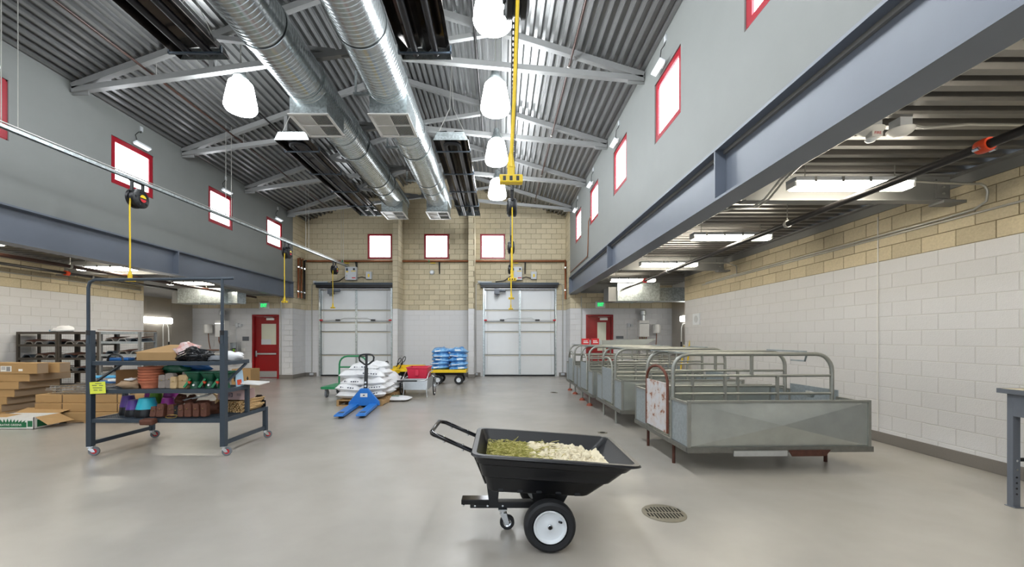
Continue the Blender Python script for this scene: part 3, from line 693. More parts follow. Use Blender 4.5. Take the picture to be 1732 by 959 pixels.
# ================================================================== side bay services
def batten(x, y, z, lab):
    t = thing('strip_light', lab, 'light', (x, y, z), group='sealed strip lights in the side bays'); L = .64
    MB().prism([(-.075, .0), (-.06, -.07), (.06, -.07), (.075, .0)], -L, L, 'yz').build('diffuser', 'tube_light', t)
    MB().box(-L-.02, L+.02, -.085, .085, 0, .045).build('housing', 'grey_box', t, bevel=.008)
    for s in (-1, 1): MB().box(s*(L+.012)-.012, s*(L+.012)+.012, -.07, .07, -.06, .0).build('end_piece', 'white_plastic', t)
    for k in (-.45, -.15, .15, .45): MB().box(k-.015, k+.015, -.095, -.08, -.02, .04).build('clip', 'chrome', t)
    for s in (-1, 1): MB().cyl((s*.5, 0, .045), (s*.5, 0, .2), .006, 6).build('hanger_rod', 'conduit', t)
for i, y in enumerate((12.0, 9.45, 6.9, 4.55, 2.0)):
    batten(3.9, y, 3.25, 'glowing strip light over the pens, %s from the exit door' % ['first', 'second', 'third', 'fourth', 'fifth', 'sixth', 'seventh'][i])
    batten(-9.1, y, 3.16, 'glowing strip light over the cartons bay, %s from the exit door' % ['first', 'second', 'third', 'fourth', 'fifth', 'sixth', 'seventh'][i])
mp = pipe('sprinkler_main', [(3.80, -3, 3.03), (3.80, 13.6, 3.03)], .036, 'dark_pipe', 'long black sprinkler main under the low ceiling over the pens', clips=[(3.8, 5.4, 3.03), (3.8, 9.2, 3.03), (3.8, 2.9, 3.03), (3.8, 12.6, 3.03)], n=12)
cp = MB().lathe([(.037,-.04),(.052,-.04),(.056,-.015),(.056,.015),(.052,.04),(.037,.04)], 14, (0,6.2,0), (0,1,0)).build('red_coupling', 'orange', mp, smooth=35)
for k in (-1, 1): MB().cyl((k*.066, 6.18, -.03), (k*.066, 6.22, -.03), .014, 8).build('coupling_bolt', 'chrome', cp)
for yy in (10.7, 12.9): MB().lathe([(.037,-.04),(.06,-.04),(.06,.04),(.037,.04)], 14, (0,yy+3,0), (0,1,0)).build('red_coupling', 'print_red', mp)
mp = pipe('sprinkler_main', [(-8.75, -3, 2.98), (-8.75, 14.6, 2.98)], .036, 'brown_pipe', 'long brown sprinkler main under the low ceiling over the cartons', clips=[(-8.75, 8.3, 2.98), (-8.75, 10.8, 2.98)], n=12)
pipe('branch_pipe', [(-10.2, -3, 3.05), (-10.2, 13.2, 3.05)], .03, 'dark_pipe', 'black branch pipe along the ceiling edge above the shelving', clips=[(-10.2, 8.2, 3.05), (-10.2, 10.2, 3.05)])
o = MB().lathe([(.031,-.04),(.055,-.04),(.055,.04),(.031,.04)], 12, (0,0,0), (0,1,0)).build('pipe_coupling', 'orange', None, (-10.2, 9.6, 3.05)); tag(o, 'orange pipe coupling on the black branch pipe above the shelving', 'coupling')
# conduits on the right wall and girder
pipe('wall_conduit', [(WR-.02, -3, 2.98), (WR-.02, 11.2, 2.98)], .014, 'conduit', 'long thin conduit along the bare tan courses behind the pens', 'conduit')
pipe('wall_conduit', [(4.62, 4.55, 3.27), (5.2, 4.62, 3.27)]+[(5.42+.1*math.sin(a), 4.62, 3.17+.1*math.cos(a)) for a in (.2, .7, 1.2, 1.57)]+[(5.53, 4.64, 3.08), (WR-.05, 4.75, 3.02), (WR-.03, 5.1, 3.015), (WR-.02, 11.0, 3.015)], .013, 'conduit', 'curved conduit dropping from the near strip light to the pen wall', 'conduit')
pipe('wall_conduit', [(4.62, 9.45, 3.27), (5.3, 9.5, 3.27), (5.5, 9.5, 3.2), (WR-.03, 9.55, 3.03), (WR-.03, 11.0, 3.0)], .013, 'conduit', 'curved conduit dropping from a far strip light to the pen wall', 'conduit')
pipe('wall_conduit', [(WR-.015, 6.0, 3.3), (WR-.015, 6.0, .16)], .007, 'white_plastic', 'thin vertical control line on the white pen wall', 'conduit')
pipe('wall_conduit', [(WL+.02, -3, 2.95), (WL+.02, 12.2, 2.95)], .014, 'conduit', 'thin conduit along the bare tan courses above the shelving', 'conduit')
for i, dx in enumerate((.0, .05)):
    pipe('girder_conduit', [(2.885+dx*.6, -2, 3.20), (2.885+dx*.6, 3.95, 3.20), (2.95+dx, 4.3, 3.19), (3.06+dx, 4.72, 3.13), (3.08+dx, 4.95, 3.12), (2.95+dx, 5.2, 3.18), (2.885+dx*.6, 5.45, 3.2), (2.885+dx*.6, 12.8, 3.2)], .011, 'conduit', ['outer', 'inner'][i]+' thin conduit bending around the cross beam along the pens girder', 'conduit')
pipe('gas_pipe', [(XR-.03, 15.1, 3.95), (XR-.03, 12.1, 3.95), (XR-.03, 12.05, 4.2), (XR-.03, 11.95, 4.95), (XR-.03, 11.7, 5.0)], .014, 'copper', 'small copper pipe bending up the grey wall above the pens girder')
# ceiling alarm and sensor
for x, y, nm, lab, f in ((3.36, 3.70, 'fire_alarm', 'white round ceiling fire alarm marked FIRE near the girder', True), (3.63, 3.70, 'ceiling_sensor', 'white round ceiling sensor beside the fire alarm', False)):
    t = thing(nm, lab, 'alarm' if f else 'sensor', (x, y, 3.5))
    MB().box(-.055, .055, -.055, .055, -.09, .0).build('junction_box', 'grey_box', t)
    MB().lathe([(.001,-.15),(.05,-.148),(.085,-.125),(.1,-.105),(.1,-.09),(.001,-.09)], 22).build('disc', 'white_plastic', t, smooth=40)
    if f:
        b = MB().box(-.05, .05, -.07, .0, -.18, -.13).build('strobe', 'white_plastic', t, bevel=.006); text('FIRE', .034, 'print_red', b, (0, -.0715, -.152), (90,0,0), .0005)
        MB().lathe([(.001,-.205),(.03,-.2),(.045,-.18)], 14).build('lens', 'white_paint', t, smooth=60)
pipe('alarm_conduit', [(3.7, 3.70, 3.46), (3.85, 3.70, 3.43), (4.0, 3.7, 3.44), (4.25, 3.7, 3.46), (5.2, 3.72, 3.46)], .012, 'conduit', 'wavy flexible conduit from the ceiling sensor across the low ceiling', 'conduit')
# ---- rectangular ducts near the exit doors
def box_duct(x0, x1, y0, y1, z0, z1, lab):
    t = thing('sheet_metal_duct', lab, 'duct', ((x0+x1)/2, y0, z0), group='sheet metal ducts by the exit doors'); wd = x1-x0; d = y1-y0; h_ = z1-z0
    for k in range(2): MB().box(-wd/2+k*wd/2+.005, k*wd/2-.005, 0, d, 0, h_).build('duct_section', 'galv', t, bevel=.004)
    MB().box(-.015, .015, -.02, d+.02, -.02, h_+.02).build('flange', 'galv', t)
    MB().box(-wd/2-.25, -wd/2, .1, d, .0, h_*.8).build('duct_elbow', 'steel_grey', t)
    MB().box(wd/2, wd/2+1.1 if x0 > 0 else wd/2+.3, .25, d, .02, h_*.8).build('duct_branch', 'galv', t)
    MB().cyl((wd*.1, .1, h_), (wd*.1, .1, 3.45-z0), .02, 6).build('hanger', 'conduit', t)
box_duct(3.65, 4.98, 12.7, 13.4, 2.68, 3.24, 'bright sheet metal duct under the low ceiling beyond the pens')
box_duct(-10.05, -8.65, 12.7, 13.4, 2.62, 3.08, 'bright sheet metal duct under the low ceiling behind the tall rack')
# ---- exit signs
for x, z, lab in ((at(448, 518, YS).x, 2.74, 'glowing green EXIT sign over the red door in the cluttered bay'), (at(1015, 517, YS).x, 2.77, 'glowing green EXIT sign over the red door behind the pens')):
    t = thing('exit_sign', lab, 'sign', (x, YS-.012, z-.12)); MB().box(-.18, .18, -.06, 0, 0, .24).build('housing', 'white_plastic', t, bevel=.008)
    MB().box(-.13, .13, -.066, -.06, .03, .21).build('face', 'exit_face', t); text('EXIT', .17, 'exit_green', t, (0, -.068, .12), (90,0,0), .001, sx=.66, bold=.006)
# ---- wall services beside the red doors
def services(x0, sg, lab1, place):
    g = place
    def X(d): return x0+sg*d
    t = thing('water_heater', 'white tankless water heater on the end wall '+g, 'water heater', (X(1.13), YS-.013, 1.55))
    MB().box(-.18, .18, -.26, 0, .02, .62).build('case', 'white_plastic', t, bevel=.012); MB().box(-.17, .17, -.265, -.26, .5, .52).build('seam', 'chrome', t)
    MB().lathe([(.06,0),(.06,.2),(.1,.22),(.1,.36),(.06,.4)], 14, (0,-.13,.62)).build('flue', 'aluminium', t, smooth=40)
    for k, mm in ((-.12, 'copper'), (-.04, 'copper'), (.04, 'brass'), (.12, 'copper')): MB().tube([(k, -.13, .02), (k, -.13, -.12), (k, -.06, -.16-abs(k))], .016, 8).build('valve_pipe', mm, t, smooth=60)
    t = thing('expansion_tank', 'small beige expansion tank on the wall '+g, 'tank', (X(1.62), YS-.013, 1.62))
    MB().lathe([(.001,.0),(.12,.0),(.14,.02),(.14,.28),(.11,.33),(.001,.34)], 18, (0,-.16,.08)).build('tank_body', 'white_plastic', t, smooth=40); MB().tube([(0,-.16,.08), (0,-.14,-.2), (.0,-.06,-.5)], .015, 8).build('tank_pipe', 'copper', t, smooth=60)
    pipe('insulated_pipe', [(X(1.05), YS-.12, 1.35), (X(1.05), YS-.12, .98), (X(1.12), YS-.12, .93), (X(2.1), YS-.12, .93)], .045, 'white_plastic', 'white insulated water pipe below the water heater '+g)
    pipe('copper_pipe', [(X(1.3), YS-.07, 1.08), (X(2.1), YS-.07, 1.08)], .018, 'copper', 'bare copper pipe below the water heater '+g)
    pipe('copper_pipe', [(X(1.0), YS-.07, 1.3), (X(1.0), YS-.07, .82), (X(2.1), YS-.07, .82)], .014, 'brown_pipe', 'thin brown pipe framing the insulated pipe '+g)
    o = MB().box(-.05, .05, -.09, 0, 0, .14).box(.07, .17, -.09, 0, .03, .11).tube([(-.05,-.03,.0), (-.05,-.03,-1.0)], .01, 6).build('control_box', 'grey_box', None, (X(.62), YS-.013, 1.93)); tag(o, 'small grey control box with conduit on the wall '+g, 'control box')
services(4.18, 1, '', 'behind the pens')
services(-9.20, -1, '', 'of the cluttered bay')
o = MB().box(-.14, .14, -.01, 0, 0, .1).build('room_plate', 'grey_bench', None, (at(1048, 570, YS).x, YS-.012, 1.5)); tag(o, 'small grey room plate beside the red door behind the pens', 'sign plate')
o = MB().box(-.12, .12, -.01, 0, 0, .16).build('room_plate', 'grey_bench', None, (at(416, 574, YS).x, YS-.012, 1.42)); tag(o, 'small grey room plate beside the red door of the cluttered bay', 'sign plate')
t = thing('extinguisher_cabinet', 'steel wall cabinet with a fire extinguisher by the red door', 'cabinet', (at(401, 600, YS).x, YS-.013, .62))
MB().box(-.15, -.12, -.2, 0, 0, .76).box(.12, .15, -.2, 0, 0, .76).box(-.12, .12, -.2, 0, .73, .76).box(-.12, .12, -.2, 0, 0, .03).box(-.12, .12, -.02, 0, .03, .73).build('case', 'aluminium', t)
t = thing('fire_extinguisher', 'red fire extinguisher with green tag inside the steel wall cabinet', 'extinguisher', (at(398, 600, YS).x+.04, YS-.13, .66))
MB().lathe([(.001,0),(.06,0),(.065,.02),(.065,.34),(.03,.4),(.025,.45),(.001,.45)], 16).build('cylinder', 'extinguisher', t, smooth=40); MB().box(-.05, .05, -.02, .02, .45, .49).build('valve_handle', 'black', t); MB().box(-.035, .035, -.072, -.066, .1, .25).build('label', 'white_plastic', t); MB().box(-.0, .07, -.075, -.07, .36, .46).build('inspection_tag', 'lime', t)
o = MB().box(-.05, .05, -.06, 0, 0, .13).box(-.04, .04, -.075, -.06, .02, .1).build('card_reader', 'white_plastic', None, (at(413, 592, YS).x, YS-.013, 1.02)); tag(o, 'small white wall reader beside the extinguisher cabinet', 'reader')
o = MB().box(-.02, .02, -.05, 0, 0, .13).build('light_switch', 'grey_box', None, (at(475.5, 591, YS).x, YS-.013, 1.05)); tag(o, 'grey switch box on the strip of wall beside the red door of the cluttered bay', 'switch')
# alcove fittings
t = thing('wall_light', 'long glowing white wash light on the steel alcove wall behind the rack', 'light', (AL+.02, 13.65, 2.12)); MB().box(0, .09, -.62, .62, -.1, .1).build('diffuser', 'wash_light', t, bevel=.03)
t = thing('wall_light', 'glowing white wash light peeking past the pen wall corner', 'light', (AR-.02, 13.8, 2.2)); MB().box(-.09, 0, -.62, .62, -.1, .1).build('diffuser', 'wash_light', t, bevel=.03)
for x, sg, g in ((AL, 1, 'behind the tall rack'), (AR, -1, 'beyond the pens')):
    t = thing('wash_sink', 'stainless wash sink in the alcove '+g, 'sink', (x+sg*.36, 13.75, 0))
    MB().box(-.33, .33, -1.1, 1.1, .86, .9).box(-.33, .33, -1.1, -1.06, .55, .86).box(-.33, .33, 1.06, 1.1, .55, .86).box(sg*.3-.02, sg*.3+.02, -1.06, 1.06, .55, .86).build('basin', 'stainless', t, bevel=.004)
    for a in (-1, 1):
        for b in (-.28, .28): MB().cyl((b, a, 0), (b, a, .55), .02, 8).build('leg', 'stainless', t)
    MB().tube([(-sg*.25, .1, .9), (-sg*.25, .1, 1.9), (-sg*.2, .1, 2.02), (-sg*.1, .1, 2.0), (-sg*.06, .1, 1.85), (-sg*.06, .1, 1.4)], .018, 8).build('spray_hose', 'white_plastic', t, smooth=60)
    MB().cyl((-sg*.06, .1, 1.4), (-sg*.06, .1, 1.2), .025, 8).build('spray_head', 'black', t)
# speaker plate on the pen wall, tools leaning there
t = thing('wall_speaker', 'white square wall speaker on the pen wall near the alcove', 'speaker', (WR-.006, 11.55, 2.06)); MB().box(-.02, 0, -.2, .2, -.16, .16).build('plate', 'white_paint', t); MB().lathe([(.001,.0),(.1,.0),(.1,.008),(.001,.008)], 20, (-.02,0,0), (-1,0,0)).build('grille', 'grey_box', t)
for i, (a, b) in enumerate((((1157, 585), (1150, 625)), ((1167, 576), (1162, 625)))):
    p = at(b[0]-4, b[1], 11.9); p.z = .02; q = at(a[0], a[1], 12.0)
    o = MB().cyl((0,0,0), q-p, .022, 8).build('yellow_pole', 'yellow', None, p, smooth=60); tag(o, ['yellow tool handle leaning by the pen wall corner, the lower one', 'yellow tool handle leaning by the pen wall corner, the taller one'][i], 'tool'); MB().cyl((q-p)*1.0, (q-p)*1.03, .023, 8).build('end_cap', 'white_plastic', o)
# ---- copper pipes and brackets on the back wall, door control boxes
cz = at(700, 442.5, YB).z
for i, (a, b, lb) in enumerate(((XL+.1, -4.1, 'over the overhead door by the white bags'), (-3.88, -1.22, 'between the two pilasters'), (-.98, XR-.02, 'over the overhead door by the pens'))):
    t = pipe('copper_main', [(a, YB-.12, cz), (b, YB-.12, cz)], .042, 'copper', 'horizontal copper main '+lb)
    MB().box((b-a)*.55-.02, (b-a)*.55+.02, -.06, .105, -.07, -.045).bar(((b-a)*.55, -.05, -.06), ((b-a)*.55, .085, -.45), .035, .035).box((b-a)*.55-.02, (b-a)*.55+.02, .08, .105, -.5, -.05).build('pipe_bracket', 'black', t)
    MB().cyl(((b-a)*.42, -.01, -.08), ((b-a)*.42+.2, -.01, -.08), .016, 8).build('yellow_band', 'yellow', t); MB().lathe([(.043,-.02),(.05,-.02),(.05,.02),(.043,.02)], 12, ((b-a)*.4,0,0), (1,0,0)).build('green_band', 'green_cart', t)
for i, (y, m_) in enumerate(((15.55, 'copper'), (15.78, 'copper'), (16.02, 'dark_pipe'))):
    t = pipe('drop_pipe', [(XL+.09, y+.12, cz), (XL+.09, y, cz-.02), (XL+.09, y, 3.06)], .04, m_, ['outer copper drop pipe on the narrow return wall', 'middle copper drop pipe on the narrow return wall', 'dark drop pipe in the corner by the overhead door'][i])
    for z in (cz-.35, 3.3): MB().lathe([(.041,-.03),(.055,-.03),(.055,.03),(.041,.03)], 12, (0,-.12,z-cz)).build('pipe_clamp', 'chrome', t)
t = pipe('drop_pipe', [(XR-.06, 16.1, cz), (XR-.06, 16.0, cz-.05), (XR-.06, 16.0, 3.05)], .042, 'copper', 'copper drop pipe in the corner beside the pens overhead door')
for z in (cz-.3, 3.4): MB().lathe([(.043,-.03),(.058,-.03),(.058,.03),(.043,.03)], 12, (0,-.1,z-cz)).build('pipe_clamp', 'chrome', t)
for x0, g in ((DL0, 'over the door by the white bags'), (DR0, 'over the door by the pens')):
    t = thing('door_controller', 'grey door controller box with stickers '+g, 'control box', (x0+1.33, YB-.014, 3.82))
    MB().box(-.22, .22, -.2, 0, 0, .52).build('case', 'grey_box', t, bevel=.01); MB().box(.1, .17, -.21, -.2, .38, .46).build('knob_plate', 'black', t); MB().box(.02, .2, -.204, -.2, .33, .36).build('warning_strip', 'yellow', t)
    MB().box(.05, .19, -.203, -.2, .06, .1).build('red_sticker', 'print_red', t); MB().box(-.18, -.1, -.203, -.2, .36, .46).build('blue_sticker', 'print_dark', t); MB().box(-.18, -.09, -.203, -.2, .3, .35).build('yellow_sticker', 'yellow', t)
    for k, m_ in ((.06, 'print_red'), (.12, 'green_cart'), (.18, 'black')): MB().cyl((-.15, -.21, k), (-.15, -.2, k), .014, 10).build('push_button', m_, t)
    t = thing('alarm_box', 'small grey box with yellow sticker '+g, 'control box', (x0+2.02, YB-.014, 3.86)); MB().box(-.11, .11, -.13, 0, 0, .3).build('case', 'grey_box', t, bevel=.008); MB().box(-.035, .035, -.134, -.13, .08, .2).build('yellow_sticker', 'yellow', t)
    MB().tube([(-.12, -.05, .05), (-.3, -.05, .1), (-.47, -.05, .05)], .015, 6).build('link_cable', 'black', t, smooth=60)
t = thing('wall_bell', 'small white round wall device between the pilasters', 'alarm', (at(731, 461, YB).x, YB-.014, at(731, 461, YB).z)); MB().lathe([(.001,0),(.09,0),(.095,.02),(.09,.08),(.05,.11),(.001,.11)], 18, (0,0,0), (0,-1,0)).build('dome', 'grey_box', t, smooth=40); MB().box(-.05, .05, -.12, -.1, -.05, .05).build('strobe', 'white_paint', t)
for x, lab in ((at(983, 550, YS).x, 'thin vertical conduit on the end wall beside the red door behind the pens'), (at(476, 550, YS).x, 'thin vertical conduit on the end wall beside the red door of the cluttered bay')):
    pipe('wall_conduit', [(x, YS-.035, .16), (x, YS-.035, 3.1)], .016, 'conduit', lab, 'conduit')
# ================================================================== animal pens
def pen(cx, cy, rz, lab, rusty, feet):
    t = thing('farrowing_crate', lab, 'animal pen', (cx, cy, 0), rz, 'galvanized animal pens along the wall')
    L, W, c = 1.035, .81, .40; zb, zt = .30, .80; lm = 'rust' if rusty else 'tube_galv'
    mb = MB()
    for y in (-W, -c, c, W): mb.box(-L-.02, L+.03, y-.025, y+.025, zb-.06, zb)
    for x in (-L, -.35, .35, L): mb.box(x-.03, x+.03, -W, W, zb-.055, zb-.004)
    mb.build('base_frame', 'galv_dark', t)
    mb = MB()
    for i in range(20): mb.box(-L, L, -W+.04+i*(2*W-.08)/19-.032, -W+.04+i*(2*W-.08)/19+.032, zb-.012, zb)
    s_ = mb.build('floor_slats', 'galv_panel', t); s_['kind'] = 'stuff'
    for sg in (-1, 1):
        y = sg*W; b = .06*sg
        vs = [(-L, y, zb), (L, y, zb), (L, y, zt), (-L, y, zt), (0, y+b, (zb+zt)/2)]; vs2 = [(p[0], p[1]-sg*.006, p[2]) for p in vs]
        MB().add(vs+vs2, [(0,1,4),(1,2,4),(2,3,4),(3,0,4),(6,5,9),(7,6,9),(8,7,9),(5,8,9),(0,5,6,1),(1,6,7,2),(2,7,8,3),(3,8,5,0)]).build('side_panel', 'galv_panel', t, weld=False)
        MB().box(-L-.012, L+.012, y-.016, y+.016, zt-.005, zt+.02).box(-L-.012, -L+.02, y-.016, y+.016, zb, zt).box(L-.02, L+.012, y-.016, y+.016, zb, zt).build('panel_rim', 'tube_galv', t)
        for x in (-L, L):
            e = MB().box(x-.006, x+.006, min(sg*c, sg*W), max(sg*c, sg*W), zb, zt-.02).build('end_panel', 'galv_blue', t)
            MB().box(x-.018, x+.018, min(sg*c, sg*W), max(sg*c, sg*W), zt-.025, zt).box(x-.018, x+.018, sg*c-.016, sg*c+.016, zb, zt).build('panel_edge', 'tube_galv', e)
    MB().box(L-.006, L+.006, -c, c, zb, zt+.08).build('end_panel', 'galv_blue', t)
    gm = 'rust_paint' if rusty else 'galv_blue'; zg = .96
    g = MB().box(-L-.03, -L-.015, -c+.07, c-.05, zb+.04, zg).build('end_gate', gm, t, bevel=.004)
    MB().tube([(-L-.022, -c+.08, zb+.04), (-L-.022, -c+.08, zg+.03)]+[(-L-.022, .01+(c-.08)*-math.cos(a), zg+.03+.17*math.sin(a)) for a in [math.pi*i/8 for i in range(1, 8)]]+[(-L-.022, c-.06, zg+.03), (-L-.022, c-.06, zb+.04)], .018, 8).build('gate_hoop', 'rust_red' if rusty else 'tube_galv', g, smooth=60)
    r = .20; zh = 1.325
    for sg in (-1, 1):
        y = sg*c
        pts = [(-L+.01, y, zb-.05), (-L+.01, y, zh-r)]+[(-L+.01+r-r*math.cos(a), y, zh-r+r*math.sin(a)) for a in [math.pi/2*i/6 for i in range(1, 7)]]
        pts += [(L-.08-r, y, zh)]+[(L-.08-r+r*math.sin(a), y, zh-r+r*math.cos(a)) for a in [math.pi/2*i/6 for i in range(1, 7)]]+[(L-.08, y, .72)]
        MB().tube(pts, .024, 10).build('hoop', 'tube_galv', t, smooth=60)
        for z in (1.06, .84): MB().cyl((-L+.02, y, z), (L-.08, y, z), .016, 8).build('rail', 'tube_galv', t, smooth=60)
        MB().cyl((-L+.02, y, .62), (L-.08, y, .62), .016, 8).build('rail', 'tube_galv', t, smooth=60)
        MB().bar((-.05, y, 1.06), (-.05, y, zh), .03, .03).build('upright', 'tube_galv', t)
        for x in (-.38, .27): MB().bar((x, y, .62), (x, y, 1.06), .03, .03).build('upright', 'tube_galv', t)
        for x in (-L+.02, L-.16): MB().cyl((x, y, 0), (x, y, zb-.03), .02, 8).build('leg', lm if x < 0 else 'rust', t, smooth=60)
        if feet: MB().lathe([(.001,.0),(.075,.0),(.06,.03),(.024,.06)], 12, (-L+.02, y, 0)).build('foot', 'foot_red', t)
        MB().obox((-L+.22, y*.94, zh+.012), (.34, .06, .012), (0, 4, 0)).build('top_plate', 'galv_blue', t)
    MB().bar((L-.42, -c, zh+.03), (L-.32, c, zh+.03), .05, .02).bar((L-.3, -c*.7, zh-.0), (L-.2, -c*.3, zh-.1), .02, .02).bar((L-.2, -c*.3, zh-.1), (L-.2, c*.3, zh-.1), .02, .02).build('back_bar', 'galv_blue', t)
    MB().bar((-L+.3, -c, zh), (-L+.3, c, zh), .03, .03).build('cross_bar', 'tube_galv', t)
    if rusty:
        MB().box(-.55, .05, -W-.06, -W-.045, zb-.09, zb-.03).build('strip_plate', 'aluminium', t); MB().prism([(.12, zb-.1), (.5, zb-.1), (.56, zb-.03), (.08, zb-.03)], -W-.04, -W-.03).build('rust_plate', 'rust', t)
        MB().lathe([(.001,0),(.05,.0),(.05,.05),(.001,.05)], 12, (L-.3, -c+.08, .8), (0,-.3,1)).build('feeder_knob', 'galv', t)
pen(3.12, 5.40, 1.5, 'nearest galvanized animal pen with the rusty white end gate', True, False)
pen(3.08, 7.72, 1.0, 'second galvanized animal pen, just behind the one with the rusty gate', False, False)
pen(3.03, 9.62, 0.5, 'third galvanized animal pen on flared red feet, in the middle of the far group', False, True)
pen(3.06, 11.53, 0., 'farthest galvanized animal pen on flared red feet, before the red exit door', False, True)
t = thing('trough', 'pale galvanized trough lying across the far pens', 'trough', (3.15, 10.6, 1.36))
MB().prism([(-.75, .0), (-.8, .1), (.85, .14), (.55, -.02)], -.16, .16).build('trough_body', 'galv_panel', t); MB().box(-.8, -.55, -.17, .17, .0, .11).build('trough_end', 'galv', t)
for i, dx in enumerate((-.66, -.42)):
    o = MB().box(0, .18, -.06, .06, 0, .15).build('red_carton', 'print_red', None, (3.15+dx-.45, 10.2, 1.362), bevel=.004); tag(o, 'small red carton standing on the far pens, '+('the one nearer the overhead door' if i == 0 else 'the one nearer the trough'), 'carton')
    MB().box(.03, .15, -.063, -.06, .04, .06).box(.03, .13, -.063, -.06, .08, .1).build('print_bars', 'white_plastic', o)

# ================================================================== garden dump cart in front
t = thing('garden_cart', 'black plastic dump cart with white wheels in the middle of the floor', 'cart', (0, 3.29, 0))
def rrect(x0, x1, y0, y1, r, n=5):
    o = []
    for cx, cy, a0 in ((x1-r, y1-r, 0), (x0+r, y1-r, 90), (x0+r, y0+r, 180), (x1-r, y0+r, 270)):
        for i in range(n+1): a = R(a0+90*i/n); o.append((cx+r*math.cos(a), cy+r*math.sin(a)))
    return o
def tub_ring(f, ins, dz=0.):                           # f = 0 at the bottom, 1 at the rim
    x0 = -.09+(-.160+.09)*f; x1 = .655+(.955-.655)*f; y0 = -.30+(-.40+.30)*f; y1 = -y0
    zl, zr = .395+(.700-.395)*f, .335+(.620-.335)*f
    return [(x, y, zl+(zr-zl)*((x+.16)/1.115)+dz) for x, y in rrect(x0-ins, x1+ins, y0-ins, y1+ins, .05+ins*.5)]
def loft(rings, cap0=False, cap1=False):
    mb = MB(); n = len(rings[0]); vs = [p for r_ in rings for p in r_]; fs = []
    for i in range(len(rings)-1):
        for j in range(n): fs.append((i*n+j, i*n+(j+1)%n, (i+1)*n+(j+1)%n, (i+1)*n+j))
    if cap0: fs.append(tuple(range(n)))
    if cap1: fs.append(tuple((len(rings)-1)*n+j for j in range(n)))
    return mb.add(vs, fs)
rings = [tub_ring(0, -.02), tub_ring(.0, 0, .012), tub_ring(.40, 0), tub_ring(.43, .014), tub_ring(.74, .014), tub_ring(.77, .026), tub_ring(.9, .026), tub_ring(.93, .045), tub_ring(1, .05, -.01), tub_ring(1, .042, .004), tub_ring(1, .01, .004), tub_ring(1, .0, -.01), tub_ring(.45, -.012), tub_ring(.43, -.024), tub_ring(.08, -.024)]
tub = loft(rings, True, True).build('tub', 'black_tub', t, smooth=38)
for k in range(5):
    x = -.02+k*.14; zz = .395-.054*(x+.16); MB().box(x, x+.05, -.308, -.28, zz+.006, zz+.05).build('rib', 'black_tub', tub, bevel=.008)
hp = [(-.10, -.24, .44), (-.165, -.24, .60), (-.20, -.24, .672)]
hp2 = [(-.47, -.24, .79)]+[(-.47-.05*math.sin(a), -.24+.05*(1-math.cos(a)), .79+.012*a) for a in (.5, 1.0, 1.57)]
left = hp+hp2; right = [(x, -y, z) for x, y, z in left][::-1]
MB().tube(left+right, .0165, 10).build('push_handle', 'black_shine', t, smooth=60)
for s in (-1, 1):
    for x in (-.28, -.42): MB().cyl((x, s*.24, .672+(-.2-x)*.44-.03), (x, s*.24, .672+(-.2-x)*.44+.024), .008, 6).build('handle_bolt', 'chrome', t)
MB().box(-.31, -.06, -.05, .05, .195, .235).build('drawbar_sleeve', 'black_shine', t, bevel=.006)
MB().box(-.24, .36, -.042, .042, .165, .212).build('drawbar', 'black', t, bevel=.006)
for x in (-.29, -.2, -.1, .02): MB().cyl((x, -.056, .19), (x, -.04, .19), .008, 8).build('bolt', 'chrome', t)
MB().prism([(-.115, .43), (.0, .43), (-.02, .2), (-.085, .2)], -.07, .07).build('support_post', 'black', t)
MB().prism([(.22, .42), (.55, .40), (.44, .2), (.28, .17)], -.2, .2).build('axle_bracket', 'black', t)
MB().cyl((.353, -.42, .185), (.353, .42, .185), .014, 10).build('axle', 'black_shine', t)
def tyre(parent, x, y, z, r, wd, rim_r, sg, rim_m='white_paint', m='rubber', valve=True, name='wheel', segs=40):
    h = wd/2; pr = [(rim_r, -h*.55), (rim_r+.01, -h*.9), (r*.86, -h), (r*.955, -h*.82), (r, -h*.4), (r, h*.4), (r*.955, h*.82), (r*.86, h), (rim_r+.01, h*.9), (rim_r, h*.55)]
    w_ = MB().lathe(pr, segs, (x, y, z), (0, 1, 0), closed=True).build(name, m, parent, smooth=35)
    q = sg*h; k = rim_r
    MB().lathe([(k, q*.85), (k*.97, q*.95), (k*.9, q*.9), (k*.82, q*.55), (k*.55, q*.42), (k*.35, q*.62), (.001, q*.62)], 32, (x, y, z), (0, 1, 0)).lathe([(k, -q*.8), (k*.9, -q*.4), (.001, -q*.3)], 32, (x, y, z), (0, 1, 0)).build('rim', rim_m, w_, smooth=50)
    MB().lathe([(.001, q*.85), (k*.13, q*.85), (k*.16, q*.8), (k*.16, q*.6)], 12, (x, y, z), (0, 1, 0)).build('hub_cap', 'chrome', w_, smooth=40)
    if valve: MB().cyl((x+k*.55, y+q*.5, z+k*.28), (x+k*.66, y+q*1.05, z+k*.34), .008, 8).build('valve', 'black', w_)
    return w_
tyre(t, .353, -.375, .185, .185, .10, .118, -1)
tyre(t, .353, .375, .185, .185, .10, .118, 1)
